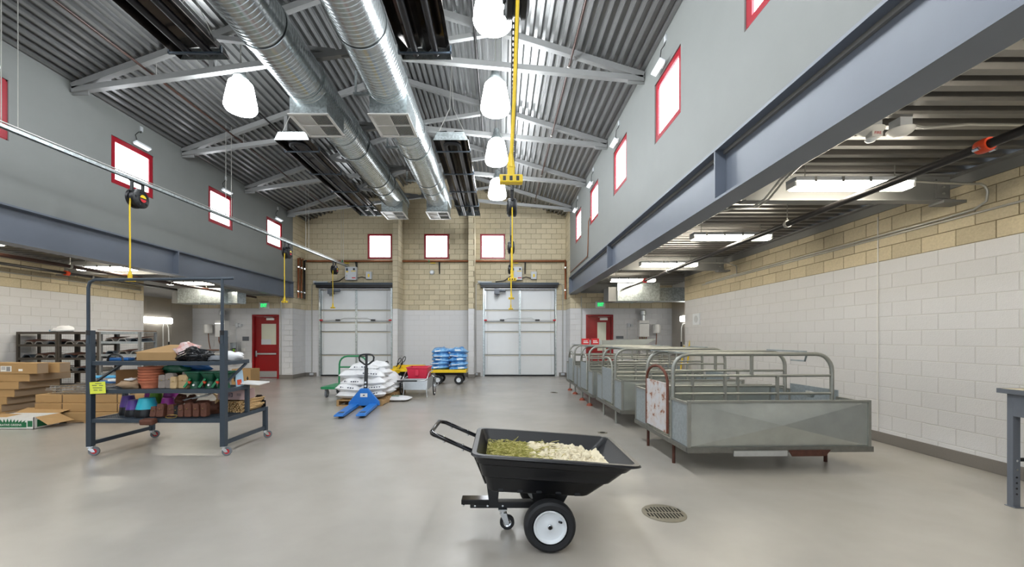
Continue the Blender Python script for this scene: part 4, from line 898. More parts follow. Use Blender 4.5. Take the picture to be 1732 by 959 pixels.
def caster(parent, x, y, ztop, r, wd, m_t, m_h, m_f='chrome', rot=0.):
    f = MB(); dx = .035
    f.box(-.035, .035, -.03, .03, ztop-.008, ztop).cyl((0,0,ztop-.03), (0,0,ztop-.008), .026, 10)
    for s in (-1, 1): f.prism([(-.025, ztop-.03), (.03, ztop-.03), (dx+.018, r-.01), (dx-.016, r-.012)], s*(wd/2+.006)-.003, s*(wd/2+.006)+.003)
    f.v = [(x+a*math.cos(rot)-b*math.sin(rot), y+a*math.sin(rot)+b*math.cos(rot), c_) for a, b, c_ in f.v]
    o = f.build('caster', m_f, parent)
    cx, cy = x+dx*math.cos(rot), y+dx*math.sin(rot); ax = (-math.sin(rot), math.cos(rot), 0)
    MB().lathe([(r*.56,-wd/2),(r*.95,-wd/2),(r,-wd*.3),(r,wd*.3),(r*.95,wd/2),(r*.56,wd/2)], 24, (cx,cy,r), ax).build('tread', m_t, o, smooth=40)
    MB().lathe([(r*.58,-wd*.45),(r*.4,-wd*.35),(r*.3,-wd*.5),(.001,-wd*.5)], 20, (cx,cy,r), ax).lathe([(r*.58,wd*.45),(r*.4,wd*.35),(r*.3,wd*.5),(.001,wd*.5)], 20, (cx,cy,r), ax).build('hub', m_h, o, smooth=40)
caster(t, .02, -.04, .165, .058, .036, 'rubber', 'chrome')
# contents: raw wool and hay
mb = MB(); nx, ny = 110, 56; vs = []
for i in range(nx+1):
    for j in range(ny+1):
        x = .20+.645*i/nx; y = -.335+.67*j/ny
        e = min(1, min(i, nx-i, j, ny-j)/9); p = Vector((x*7, y*7, 0)); b = noise.noise(p*.55)
        lump = abs(noise.noise(p*1.6))*.05+abs(noise.noise(p*3.6+Vector((3,1,0))))*.03+noise.noise(p*9)*.012
        zc = .655-.068*(x+.16)/1.115; xr = 1-max(0, (x-.62)/.24)**2*.5
        vs.append((x+noise.noise(p*4)*.012, y+noise.noise(p*4+Vector((9,0,0)))*.012, max(zc-.12, .345+.285*(x-.631)/.3)+e*(.05+.03*b+lump)*xr))
fs = [(i*(ny+1)+j, (i+1)*(ny+1)+j, (i+1)*(ny+1)+j+1, i*(ny+1)+j+1) for i in range(nx) for j in range(ny)]
wz = mb.add(vs, fs)
for k in range(300):
    x = random.uniform(.26, .80); y = random.uniform(-.3, .3); zc = .655-.068*(x+.16)/1.115
    wz.blob((x, y, zc-.055+random.uniform(-.012, .022)-.05*max(0, (x-.6)/.2)), (random.uniform(.018, .045),)*2+(random.uniform(.014, .034),), 9, 6, .6, k)
o = wz.build('wool_fleece', 'wool', None, (0, 3.29, 0), smooth=180); tag(o, 'heap of cream raw wool in the black dump cart', 'wool', kind='stuff')
mb = MB()
for k in range(900):
    x = random.uniform(-.10, .42); y = random.uniform(-.33, .33); zc = .60-.068*(x+.16)/1.115+random.uniform(-.02, .035)*(1-abs(y)*1.5)
    a = random.uniform(0, 6.28); L_ = random.uniform(.07, .2); tl = random.uniform(-.12, .22)
    d = Vector((math.cos(a), math.sin(a), tl)); p = Vector((x, y, zc)); q = p+d*L_*.5+Vector((0,0,random.uniform(-.006,.012))); r_ = p+d*L_
    mx = lambda v: (min(max(v.x, -.105), .7), min(max(v.y, -.352), .352), v.z)
    mb.tube([mx(p), mx(q), mx(r_)], .0026, 3, caps=False)
mb.add([(-.115,-.34,.555), (.45,-.34,.53), (.45,.34,.53), (-.115,.34,.555)], [(0,1,2,3)])
o = mb.build('hay', 'hay', None, (0, 3.29, 0), weld=False); tag(o, 'green and straw coloured hay beside the wool in the dump cart', 'hay', kind='stuff')

# ---- floor drains
def drain(p, r, lab, big):
    t = thing('floor_drain', lab, 'drain', p)
    MB().lathe([(r, -.01), (r, .003), (r*.97, .006), (.001, .006)], 40).build('grate', 'drain', t)
    if big:
        for row in (-1, 1):
            for k in range(11):
                x = -.125*1.12+k*.028; ln = .10 if abs(k-5) < 4 else .065
                MB().obox((x+row*.008, row*(.062 if abs(k-5) < 4 else .045), .0068), (.012, ln, .0012), (0, 0, 0)).build('slot', 'drain_hole', t)
    else: MB().lathe([(r*.6, .0065), (r*.5, .0068), (.001, .0068)], 20).build('centre_plate', 'drain_hole', t)
drain(fl(1123, 868), .184, 'large round slotted floor drain beside the black dump cart', True)
drain(fl(1019, 732), .075, 'small round floor drain beside the second pen', False)
drain(fl(937, 664), .10, 'small round floor drain far back before the overhead door', False)

# ---- workbench at the edge
t = thing('workbench', 'grey steel workbench with beige top at the edge of the picture', 'workbench', (4.6, 3.72, 0)); H = 1.06; D = .88; L = 2.2
MB().box(-.03, D, -L, .03, H-.035, H).build('bench_top', 'bench_top', t, bevel=.004); MB().box(-.034, -.03, -L, .034, H-.04, H+.002).box(-.03, D, .03, .034, H-.04, H+.002).build('top_edge', 'grey_bench', t)
for x in (0, D-.1):
    for y in (-.06, -L+.2):
        l_ = MB().box(x, x+.07, y, y+.045, 0, H-.035).box(x-.006, x+.08, y-.02, y+.06, 0, .008).build('leg', 'grey_bench', t, bevel=.004)
        for z in (H-.09, H-.17, .42, .34): MB().cyl((x+.035, y-.004, z), (x+.035, y, z), .011, 8).build('bolt', 'chrome', l_)
        for z in (.12, .17, .22, .27): MB().cyl((x+.035, y-.002, z), (x+.035, y, z), .009, 8).build('adjust_hole', 'black', l_)
MB().box(.0, .03, -L+.2, -.06, H-.24, H-.04).build('apron', 'grey_bench', t); MB().box(.07, D-.1, -.055, -.03, H-.24, H-.04).build('apron', 'grey_bench', t); b = MB().box(.09, .2, -.06, -.055, H-.13, H-.1).build('name_plate', 'black', t)
MB().box(.07, D-.1, -.05, -.03, .41, .44).build('stretcher', 'black', t)

# ================================================================== goods before the back wall
# ---- blue pallet jack
t = thing('pallet_jack', 'blue pallet jack with black loop handle in front of the white bags', 'pallet jack', (-2.97, 8.92, 0), 6)
for s in (-1, 1):
    f = MB().prism([(-1.26, .05), (-1.16, .03), (.0, .03), (.0, .10), (-1.0, .09), (-1.24, .075)], s*.2-.085, s*.2+.085, 'yz').build('fork', 'blue_jack', t, bevel=.008)
    MB().box(s*.2-.05, s*.2+.05, -1.08, -.96, .0855, .0905).build('roller_slot', 'rack_paint', f); MB().cyl((s*.2-.05, -1.02, .035), (s*.2+.05, -1.02, .035), .035, 12).build('load_roller', 'rubber', f)
b = MB().prism([(-.33, .05), (.33, .05), (.32, .13), (.08, .42), (-.08, .42), (-.32, .13)], -.05, .05).build('frame_plate', 'blue_jack', t, bevel=.01)
MB().box(-.075, .075, -.054, -.05, .24, .32).build('label_plate', 'white_plastic', b); MB().box(-.02, .02, -.056, -.054, .265, .29).build('label_print', 'print_dark', b)
MB().cyl((0, .14, .05), (0, .14, .34), .07, 14).box(-.1, .1, .05, .2, .18, .22).build('pump', 'black', t, smooth=40)
for s in (-1, 1): MB().cyl((s*.06-.025, .14, .085), (s*.06+.025, .14, .085), .085, 18).build('steer_wheel', 'rubber', t, smooth=40)
MB().bar((0, .12, .34), (0, .2, .86), .075, .05).build('mast', 'black', t, bevel=.01)
for z in (.46, .54): MB().cyl((-.0, .10, z), (0, .115, z), .022, 10).build('mast_hole', 'chrome', t)
lp = [(.0, 0.), (.05, .02), (.15, .1), (.16, .17), (.13, .22), (.07, .235), (0, .237)]
ring = [(u, .215, .92+v) for u, v in lp]+[(-u, .215, .92+v) for u, v in lp[::-1][1:-1]]
MB().tube(ring, .02, 8, closed=True).build('loop_handle', 'black', t, smooth=60); MB().bar((0, .2, .84), (0, .215, 1.14), .05, .03).build('handle_spine', 'black', t); MB().box(-.12, 0, .2, .23, 1.1, 1.12).build('trigger', 'black', t)
# ---- pallets and white bags
def pallet(x0, y0, wd, d, lab):
    t = thing('pallet', lab, 'pallet', (x0, y0, 0), group='wooden pallets under the white bags')
    for k in range(7): MB().box(0, wd, k*(d-.1)/6, k*(d-.1)/6+.1, .115, .135).build('deck_board', 'wood', t)
    for k in range(3): MB().box(k*(wd-.05)/2, k*(wd-.05)/2+.05, 0, d, .02, .115).build('stringer', 'wood', t)
    for k in range(3): MB().box(0, wd, k*(d-.1)/2, k*(d-.1)/2+.1, 0, .02).build('bottom_board', 'wood', t)
pallet(-3.66, 9.12, 1.02, 1.08, 'wooden pallet under the white bags beside the pallet jack')
pallet(-3.62, 10.32, .98, 1.08, 'wooden pallet under the white bags nearer the aluminium cart')
bagm = [MB().pillow(.64, .48, .21, seed=k, wr=.5).mesh('bag', 'bag_white', 60) for k in range(4)]
def bag_prints(o, L, W, k, green=False):
    y = -W/2*.86
    if green:
        MB().add([(-.16,-.05,.158), (.15,.0,.158), (-.02,.1,.158)], [(0,1,2)]).build('green_print', 'green_print', o)
        MB().box(-.14, .1, -.13, -.09, .145, .15).build('green_print', 'green_print', o)
    else:
        n = 5+k % 3
        mb = MB()
        for i in range(n): mb.obox((-.16+i*.055, -W*.465, .125), (.03, .014, .024), (-45, 0, 0))
        mb.build('print_mark', 'print_dark', o)
def bag(me, p, rz, lab, grp, name='feed_bag', pr=None, tilt=(0,0)):
    o = link(name, me, None, p, rot=(tilt[0], tilt[1], rz)); tag(o, lab, 'bag', grp); return o
random.seed(11); k = 0
for x0, y0, wd, d, cnt, g in ((-3.66, 9.12, 1.02, 1.08, 5, 'beside the pallet jack'), (-3.62, 10.32, .98, 1.08, 3, 'nearer the aluminium cart')):
    for ly in range(cnt):
        z = .136+ly*.148; ins = .0 if ly < 2 else .05*(ly-1)
        spots = [(.27+ins, .24+ins*.5), (wd-.27-ins, .24+ins*.5), (.27+ins, d-.26-ins), (wd-.27-ins, d-.26-ins)]
        if ly == 3: spots = [(.3, .32), (.70, .30), (.36, .8), (.74, .78)]
        if ly == 4: spots = [(.50, .45), (.6, .86)]
        if cnt == 3 and ly == 2: spots = [(.35, .4), (.4, .82)]
        for (sx, sy) in spots:
            o = bag(bagm[k % 4], (x0+sx+random.uniform(-.04,.04), y0+sy+random.uniform(-.03,.03), z+random.uniform(0,.006)), random.uniform(-24, 24), 'white sack, %s layer, %s %s of the pile %s' % (['bottom', 'second', 'third', 'fourth', 'fifth'][ly], 'front' if sy < d*.5 else 'rear', 'truck side' if sx < wd*.5 else 'cart side', g), 'white sacks piled on pallets', tilt=(random.uniform(-5,5), random.uniform(-7,7)))
            if sy < .5 and k % 3: bag_prints(o, .6, .46, k)
            k += 1
o = bag(bagm[1], (-2.95, 10.6, .46), 20, 'white sack with green print lying on the near top corner of the pile', 'white sacks piled on pallets', tilt=(18, 14)); bag_prints(o, .6, .46, 0, True)
o = bag(MB().pillow(.66, .52, .11, seed=9).mesh('bag', 'bag_white', 60), (fl(672, 677).x, fl(672, 677).y, 0), -6, 'white sack with green print lying flat on the floor by the aluminium cart', None); 
MB().add([(-.2,.05,.116), (.13,.09,.116), (-.04,.17,.11), (-.16,.15,.11)], [(0,1,2,3)]).build('green_print', 'green_print', o); MB().box(-.16, .06, -.1, -.02, .111, .116).build('green_print', 'green_print', o)
MB().obox((.22, .12, .62), (.0,.0,.0))
# ---- green platform truck
t = thing('platform_truck', 'green platform truck with looped push handle beside the white bags', 'platform truck', (-4.12, 10.82, 0))
MB().box(-.44, .42, -.46, .5, .25, .28).box(-.44, .42, -.46, -.44, .22, .25).build('deck', 'green_cart', t, bevel=.006)
hh = [(-.34, .48, .28), (-.34, .5, .80)]+[(-.34+.22*(1-math.cos(a)), .5, .80+.22*math.sin(a)) for a in (.4, .8, 1.2, 1.57)]
MB().tube(hh+[(-x+.08, y, z) for x, y, z in hh[::-1]], .024, 8).build('push_handle', 'green_cart', t, smooth=60); MB().cyl((-.34, .5, .72), (.42, .5, .72), .022, 8).build('cross_bar', 'green_cart', t)
for x in (-.34, .32):
    for y in (-.36, .38): caster(t, x, y, .25, .1, .045, 'grey_rubber', 'grey_box', 'steel_grey', 1.57)
# ---- aluminium garden cart with red bin
t = thing('utility_cart', 'aluminium box cart with spoked wheels holding a red bin', 'cart', (-2.19, 10.5, 0)); wd = .31
MB().box(-wd, wd, 0, .012, .2, .48).box(-wd, wd, .9, .912, .2, .48).box(-wd, -wd+.012, .012, .9, .2, .48).box(wd-.012, wd, .012, .9, .2, .48).box(-wd, wd, 0, .9, .19, .2).build('cart_box', 'aluminium', t)
for s in (-1, 1):
    MB().tube([(s*wd, -.02, .0), (s*(wd-.02), .0, .2), (s*wd, .02, .5), (s*wd, .3, .62), (s*wd, .9, .62)], .014, 8).build('side_tube', 'aluminium', t, smooth=60)
    w_ = MB().lathe([(.225,-.014),(.245,-.012),(.25,0),(.245,.012),(.225,.014)], 32, (s*(wd+.12), .42, .25), (1,0,0), closed=True).build('wheel', 'rubber', t, smooth=50)
    MB().lathe([(.205,-.01),(.226,-.012),(.226,.012),(.205,.01)], 32, (s*(wd+.12), .42, .25), (1,0,0), closed=True).build('wheel_rim', 'chrome', w_, smooth=50)
    for k in range(14): a = 2*math.pi*k/14; MB().cyl((s*(wd+.12)+(.02 if k % 2 else -.02), .42, .25), (s*(wd+.12), .42+.21*math.cos(a), .25+.21*math.sin(a)), .0025, 4).build('spoke', 'chrome', w_)
    MB().cyl((s*(wd+.09), .42, .25), (s*(wd+.15), .42, .25), .025, 10).build('wheel_hub', 'chrome', w_)
    MB().tube([(s*(wd+.17), .1, .28), (s*(wd+.18), .2, .26), (s*(wd+.18), .7, .26), (s*(wd+.16), .75, .4), (s*wd, .75, .5)], .01, 6).build('wheel_guard', 'aluminium', t, smooth=60)
MB().tube([(-wd-.1, -.22, .44), (wd*.3, -.22, .44)], .018, 8).build('handle_grip', 'black', t, smooth=60); MB().tube([(wd*.3, -.22, .44), (wd-.02, -.2, .45), (wd, 0, .46)], .014, 8).build('handle_tube', 'aluminium', t, smooth=60); MB().tube([(-wd-.08, -.22, .44), (-wd, 0, .46)], .014, 8).build('handle_tube', 'aluminium', t)
t = thing('red_bin', 'red plastic storage bin sitting in the aluminium cart', 'bin', (-2.16, 10.92, .202))
def taper(x0, x1, y0, y1, z, r=.03): return [(x, y, z) for x, y in rrect(x0, x1, y0, y1, r, 3)]
loft([taper(-.21,.21,-.28,.28,0), taper(-.27,.27,-.33,.33,.53), taper(-.29,.29,-.35,.35,.535), taper(-.29,.29,-.35,.35,.56), taper(-.25,.25,-.31,.31,.56), taper(-.2,.2,-.27,.27,.02)], True, True).build('bin_body', 'red_bin', t, smooth=35)
MB().box(-.05, .05, -.355, -.33, .34, .5).build('bin_rib', 'red_bin', t, bevel=.01)
# ---- yellow wagons
def wagon(x0, x1, y, z, hx, hz, lab):
    t = thing('yard_wagon', lab, 'wagon', ((x0+x1)/2, y, 0), group='yellow yard wagons'); h = (x1-x0)/2
    MB().box(-h, h, -.38, .38, z, z+.02).box(-h, h, -.40, -.375, z-.03, z+.07).box(-h, h, .375, .40, z-.04, z+.09).box(-h, -h+.025, -.375, .375, z-.04, z+.09).box(h-.025, h, -.375, .375, z-.04, z+.09).build('bed', 'yellow', t, bevel=.005)
    MB().box(-h+.1, h-.1, -.04, .04, z-.14, z-.04).box(-h+.2, -h+.28, -.3, .3, z-.2, z-.12).box(h-.28, h-.2, -.3, .3, z-.2, z-.12).build('chassis', 'black', t)
    for x in (-h+.24, h-.24):
        for s in (-1, 1): tyre(t, x, s*.36, .15, .15, .09, .075, s, segs=28)
    a = Vector((-h-.02, -.1, z-.1)); b = a+Vector((hx, 0, hz)); d = (b-a).normalized()
    MB().tube([a, b-d*.2], .018, 8).tube([a+(b-a)*.52, a+(b-a)*.62], .035, 8).build('pull_handle', 'black', t, smooth=60)
    u = d.cross(Vector((0,1,0))); c_ = b-d*.1
    MB().tube([c_+d*.1*math.cos(q)+u*.045*math.sin(q) for q in [2*math.pi*i/14 for i in range(14)]], .013, 8, closed=True).build('handle_loop', 'black', t, smooth=60)
wagon(-2.28, -1.12, 13.75, .42, .22, .52, 'yellow flatbed wagon loaded with blue sacks')
wagon(-3.42, -2.42, 13.75, .45, .26, .55, 'empty yellow wagon end showing behind the red bin')
wagon(-3.75, -2.75, 14.65, .45, .22, .46, 'yellow wagon farther back with its black handle leaning by the pilaster')
wagon(-3.88, -3.28, 12.95, .43, .36, .46, 'yellow wagon hidden behind the white sacks, only its handle loop showing')
blm = [MB().pillow(.63, .72, .205, seed=20+k, wr=.7).mesh('bag', 'bag_blue', 60) for k in range(3)]
random.seed(4)
for ly in range(5):
    for s in (-1, 1):
        o = bag(blm[(ly+s) % 3], (-1.69+s*.285+random.uniform(-.02,.02), 13.73+random.uniform(-.03,.03), .442+ly*.138), random.uniform(-12,12), 'blue sack, %s layer on the yellow wagon, %s side' % (['bottom', 'second', 'third', 'fourth', 'top'][ly], 'handle' if s < 0 else 'pilaster'), 'blue sacks stacked on the wagon', tilt=(random.uniform(-4,4), random.uniform(-6,6)))
        if (ly+s) % 2: MB().obox((.08*s, -.335, .105), (.2, .03, .045), (-20, 0, 8)).build('white_label', 'bag_white', o)
        else: MB().obox((-.12, -.345, .09), (.26, .02, .025), (-20, 0, -4)).build('white_band', 'bag_white', o)
# ================================================================== rolling rack and what it carries
RO = Vector((-4.43, 5.735, 0))
t = thing('rolling_rack', 'dark grey rolling steel rack with tall hoop frame and three shelves', 'rack', RO); hx, hy = .86, .465
for s in (-1, 1):
    MB().box(s*hx-.033, s*hx+.033, -hy-.033, -hy+.033, .125, 1.62).build('post', 'rack_paint', t, bevel=.004)
    MB().box(s*hx-.028, s*hx+.028, hy-.028, hy+.028, .125, .48).build('rear_post', 'rack_paint', t, bevel=.004)
    MB().box(s*hx-.025, s*hx+.025, -.005, .045, .48, .86).build('mid_post', 'rack_paint', t, bevel=.004)
    MB().bar((s*hx, -hy+.02, .165), (s*hx, hy-.02, .165), .035, .05).build('lower_bar', 'rack_paint', t)
    MB().bar((s*hx, -hy+.03, .93), (s*hx, .0, 1.17), .03, .022).build('brace', 'rack_paint', t)
    MB().lathe([(.03,0),(.03,.06)], 10, (s*hx, -hy-.02, 1.56)).build('socket', 'black', t)
tb = [(-hx, -hy-.03, 1.45), (-hx, -hy-.03, 2.17), (-hx+.02, -hy-.03, 2.24), (-hx+.08, -hy-.03, 2.27), (hx+.0, -hy-.03, 2.285), (hx+.13, -hy+.0, 2.295)]
MB().tube(tb, .019, 10).build('hoop_frame', 'rack_paint', t, smooth=60); MB().cyl((hx, -hy-.03, 1.45), (hx, -hy-.03, 2.285), .019, 10).build('hoop_upright', 'rack_paint', t, smooth=60)
for z, y1, d in ((.43, hy, 1), (.81, .04, 0), (1.17, .04, 0)):
    sh = MB().box(-hx, hx, -hy-.02, -hy+.02, z, z+.05).box(-hx, hx, y1-.02, y1+.02, z, z+.05).box(-hx-.02, -hx+.02, -hy, y1, z, z+.05).box(hx-.02, hx+.02, -hy, y1, z, z+.05).build('shelf_frame', 'rack_paint', t, bevel=.003)
    mb = MB(); n = int((y1+hy)/.03)
    for i in range(1, n): mb.box(-hx+.02, hx-.02, -hy+i*.03-.004, -hy+i*.03+.004, z+.036, z+.044)
    m2 = int(2*hx/.06)
    for i in range(1, m2): mb.box(-hx+i*.06-.004, -hx+i*.06+.004, -hy+.02, y1-.02, z+.034, z+.042)
    g = mb.build('shelf_grating', 'rack_paint', sh, weld=False); g['kind'] = 'stuff'
for s, r_ in ((-1, .4), (1, .3)):
    caster(t, s*hx, -hy, .125, .058, .03, 'grey_rubber', 'print_red', 'chrome', r_); caster(t, s*hx, hy, .125, .058, .03, 'grey_rubber', 'print_red', 'chrome', r_+.5)
def W(x, y, z): return RO+Vector((x, y, z))
Z1, Z2, Z3 = .477, .857, 1.217
# yellow notice
t = thing('notice', 'yellow handwritten notice hung on the rack corner post', 'notice', W(-hx+.13, -hy-.04, .81)); MB().obox((0, 0, .075), (.2, .004, .15), (0, -3, 0)).build('sheet', 'yellow_note', t)
mb = MB(); 
for a, b, z in ((-.03, .05, .125), (-.07, -.01, .1), (.02, .07, .1), (-.06, .06, .07), (-.05, .0, .04), (.02, .06, .04)): mb.box(a, b, -.0035, -.0025, z, z+.008)
mb.build('handwriting', 'print_dark', t)
# terracotta pots, nested
pm = MB().lathe([(.001,.0),(.100,.0),(.112,.07),(.130,.072),(.140,.10),(.128,.10),(.12,.07),(.095,.012),(.001,.012)], 28).mesh('pot', 'terracotta', 40)
for k in range(6):
    o = link('terracotta_pot', pm, None, W(-.245, -.27, Z2+k*.036)); tag(o, 'terracotta pot, %s of the nested stack on the rack' % ['lowest', 'second', 'third', 'fourth', 'fifth', 'topmost'][k], 'pot', 'nested terracotta pots')
# colour pots upside down on the low shelf
def upot(x, y, r, h, m_, lab, low='black'):
    t = thing('planting_pot', lab, 'pot', W(x, y, Z1), group='upturned planting pots on the low shelf'); s = .42
    MB().lathe([(r*1.08, 0), (r*1.12, .02), (r*1.02, h*s-.01), (r*1.02, h*s)], 26).build('inner_pot', low, t, smooth=40)
    MB().lathe([(r*1.02, h*s), (r, h*s+.012), (r*.72, h), (.001, h)], 26).build('colour_pot', m_, t, smooth=40)
upot(-.68, -.13, .09, .255, 'purple', 'purple upturned pot nearest the rack corner post'); upot(-.50, -.24, .088, .215, 'purple', 'purple upturned pot next to the teal pot')
upot(-.30, -.27, .118, .245, 'teal', 'teal upturned pot on the low rack shelf'); upot(-.43, .03, .09, .285, 'lime', 'lime green upturned pot behind the teal pot', 'print_red')
upot(-.26, .08, .105, .31, 'magenta', 'magenta upturned pot behind the leather pouches'); upot(-.105, -.16, .092, .235, 'magenta', 'magenta upturned pot beside the leather pouches'); upot(-.62, .16, .085, .28, 'magenta', 'small magenta upturned pot between purple and lime pots')
# leather pouches
def pouch(p, wd, h, m_, lab, rot=(0,0,0), dep=.07):
    t = thing('tool_pouch', lab, 'pouch', p, rot=rot, group='leather tool pouches on the rack')
    pr = [(-wd/2, .012), (-wd/2+.012, 0), (wd/2-.012, 0), (wd/2, .012), (wd/2, h*.86), (wd/2-.02, h), (-wd/2+.02, h), (-wd/2, h*.86)]
    MB().prism(pr, -dep/2, dep/2).build('pouch_body', m_, t, bevel=.012)
    MB().box(-wd/2+.008, wd/2-.008, -dep/2-.006, -dep/2, h*.55, h*.96).build('flap', m_, t, bevel=.005); MB().cyl((0, -dep/2-.01, h*.6), (0, -dep/2-.004, h*.6), .007, 8).build('snap', 'brass', t)
pl = [(-.095, -.40, .0, .08, .14, 'leather', -12), (-.004, -.40, .0, .095, .175, 'leather', -8), (.105, -.36, .0, .095, .16, 'leather', -6), (.185, -.36, .0, .055, .15, 'black', 0), (.252, -.38, .0, .07, .16, 'leather', -3), (.352, -.38, .0, .095, .185, 'leather', 0), (.450, -.37, .0, .085, .18, 'leather', 0), (.545, -.36, .0, .085, .185, 'leather', 0)]
pn_ = ['first', 'second', 'third', 'fourth, black', 'fifth', 'sixth', 'seventh', 'eighth']
for i, (x, y, z, wd, h, m_, r_) in enumerate(pl): pouch(W(x, y, Z1+z+.012), wd, h, m_, 'leather tool pouch on the low shelf, %s counting from the teal pot' % pn_[i], (r_, 0, random.uniform(-6, 6)))
pouch(W(.08, -.22, Z1+.17), .11, .13, 'leather', 'leather pouch lying on top of the row, nearer the pots', (-50, 14, 20)); pouch(W(.19, -.2, Z1+.16), .11, .14, 'leather', 'leather pouch lying on top of the row, nearer the black one', (-55, -10, -10))
o = MB().obox((0,0,0), (.17, .1, .075), (8, 0, 0)).build('tool_roll', 'leather', None, W(-.05, -hy-.075, Z1-.02), bevel=.02); tag(o, 'brown leather tool roll hanging over the low shelf edge', 'tool roll')
o = MB().tube([(.05*math.cos(a)*1.4, .015*math.sin(3*a), .022*math.sin(a)) for a in [2*math.pi*i/16 for i in range(16)]], .005, 6, closed=True).build('brass_shackle', 'brass', None, W(.17, -.45, Z1+.03)); tag(o, 'small brass shackle on the low shelf edge by the pouches', 'shackle')
pouch(W(-.035, -.33, Z2), .09, .18, 'leather_grey', 'grey leather pouch nearest the terracotta pots', (-4, 0, 10)); pouch(W(.06, -.32, Z2), .12, .20, 'leather_grey', 'wide grey leather pouch on the middle shelf', (-3, 0, -4))
pouch(W(.152, -.37, Z2), .085, .16, 'leather_tan', 'tan leather pouch on the middle shelf edge', (-3, 0, 5)); pouch(W(.255, -.34, Z2), .13, .18, 'leather_tan', 'pale folded leather pouch next to the green spreaders', (-3, 0, -3)); pouch(W(.20, -.22, Z2), .11, .215, 'leather_grey', 'grey leather pouch behind the tan pouches', (-4, 0, 0))
# brown bags and boards
o = MB().blob((0,0,.06), (.15, .1, .07), 14, 8, .35, 5).build('work_gloves', 'paper_bag', None, W(-.47, -.32, Z2-.01), smooth=180); tag(o, 'crumpled tan work gloves beside the terracotta pots', 'gloves'); MB().blob((.02,-.03,.13), (.07,.05,.02), 10, 6, .3, 2).build('cuff', 'bag_white', o, smooth=180)
o = MB().obox((0, 0, .12), (.42, .18, .22), (0, 0, 12)).build('paper_sack', 'card_dark', None, W(-.6, -.08, Z2+.0), bevel=.02); tag(o, 'dark brown paper sack on the middle shelf behind the notice', 'sack')
o = MB().obox((0, 0, .14), (.3, .14, .25), (-8, 0, -6)).build('paper_sack', 'paper_bag', None, W(-.38, .0, Z2+.005), bevel=.025); tag(o, 'light brown paper sack behind the terracotta pots', 'sack')
o = MB().blob((0,0,0), (.30, .12, .07), 16, 8, .4, 8).build('folded_tarp', 'blue_tarp', None, W(.13, -.07, Z2+.28), smooth=180); tag(o, 'crumpled blue tarp heaped under the top rack shelf', 'tarp')
o = MB().blob((0,0,0), (.2, .1, .06), 14, 8, .5, 12).build('garden_bag', 'green_dark', None, W(.0, -.16, Z2+.24), smooth=180); tag(o, 'crumpled dark green bag in front of the blue tarp', 'bag')
o = MB().box(-.25, .3, -.09, .09, 0, .18).build('storage_box', 'card_dark', None, W(.1, -.06, Z2), bevel=.004); tag(o, 'dark cardboard box under the blue tarp on the middle shelf', 'carton')
# hand spreaders
def spreader(x, y, lab):
    t = thing('hand_spreader', lab, 'spreader', W(x, y, Z2), group='green hand spreaders')
    loft([taper(-.05,.05,-.05,.05,.09), taper(-.095,.095,-.09,.09,.20), taper(-.105,.105,-.1,.1,.205), taper(-.105,.105,-.1,.1,.225), taper(-.085,.085,-.08,.08,.22)], True, True).build('hopper', 'green_dark', t, smooth=35)
    MB().cyl((0,0,.0), (0,0,.09), .075, 16, .06).build('spinner_guard', 'green_dark', t, smooth=40); MB().bar((-.03,-.07,.13), (-.09,-.1,.02), .03, .025).build('grip', 'green_cart', t)
    MB().obox((-.03,-.085,.085), (.04,.02,.025), (0,30,0)).build('trigger', 'orange', t); MB().cyl((.03,-.085,.05), (.03,-.1,.05), .014, 8).build('crank_knob', 'white_plastic', t)
spreader(.385, -.30, 'green hand spreader nearest the tan pouches'); spreader(.575, -.29, 'green hand spreader in the middle of the three'); spreader(.745, -.29, 'green hand spreader nearest the rack post')
t = thing('seed_packet', 'white and blue seed packet with red print behind the rack post', 'packet', W(.84, -.12, Z2)); MB().obox((0,0,.11), (.015, .16, .22), (0,-6,0)).build('packet', 'blue_pack', t, bevel=.005); MB().obox((.012,-.02,.06), (.008,.09,.07), (0,-6,0)).build('red_print', 'orange', t)
o = MB().obox((0,0,0), (.30, .36, .018), (0, 4, 10)).build('white_tray', 'white_plastic', None, W(.92, .07, Z2+.03), bevel=.004); tag(o, 'white flat tray sticking out of the middle shelf', 'tray')
# stakes, pink carton, black bin
t = thing('stake_bundle', 'bundle of thin wooden stakes on the low shelf behind the post', 'stakes', W(.60, .18, Z1)); sm = MB().cyl((0,-.21,0), (0,.21,0), .011, 6).mesh('stake', 'wood_end', 60)
for r_ in range(7):
    for c_ in range(14):
        o = link('stake', sm, t, (-.22+c_*.0335+(r_ % 2)*.016, random.uniform(-.02,.02), .013+r_*.0225)); o.rotation_euler = (random.uniform(-.01,.01), 0, random.uniform(-.02,.02))
for k in range(5): o = link('stake', sm, t, (-.2-.02*k, -.1+.02*k, .175+.012*k)); o.rotation_euler = (.12, 0, .5+.1*k)
for k in range(8): o = link('stake', sm, t, (.22+.006*(k % 3), .03, .02+.02*k)); o.rotation_euler = (.03*(k % 3-1), 0, -.08*(k % 4))
t = thing('pink_carton', 'dusty pink carton lying on the stake bundle', 'carton', W(.64, .10, Z1+.178)); MB().box(-.17, .2, -.12, .14, 0, .14).build('carton_body', 'pink_box', t, bevel=.004)
MB().box(.02-.12, .02+.02, -.123, -.12, .04, .1).build('printed_frame', 'print_dark', t); MB().box(-.09, .03, -.126, -.123, .05, .09).build('printed_field', 'pink_box', t); MB().box(-.08, .02, -.128, -.126, .062, .078).build('print_bar', 'print_dark', t); MB().box(.1, .16, -.123, -.12, .08, .086).box(.1, .16, -.123, -.12, .06, .066).build('print_bar', 'print_dark', t)
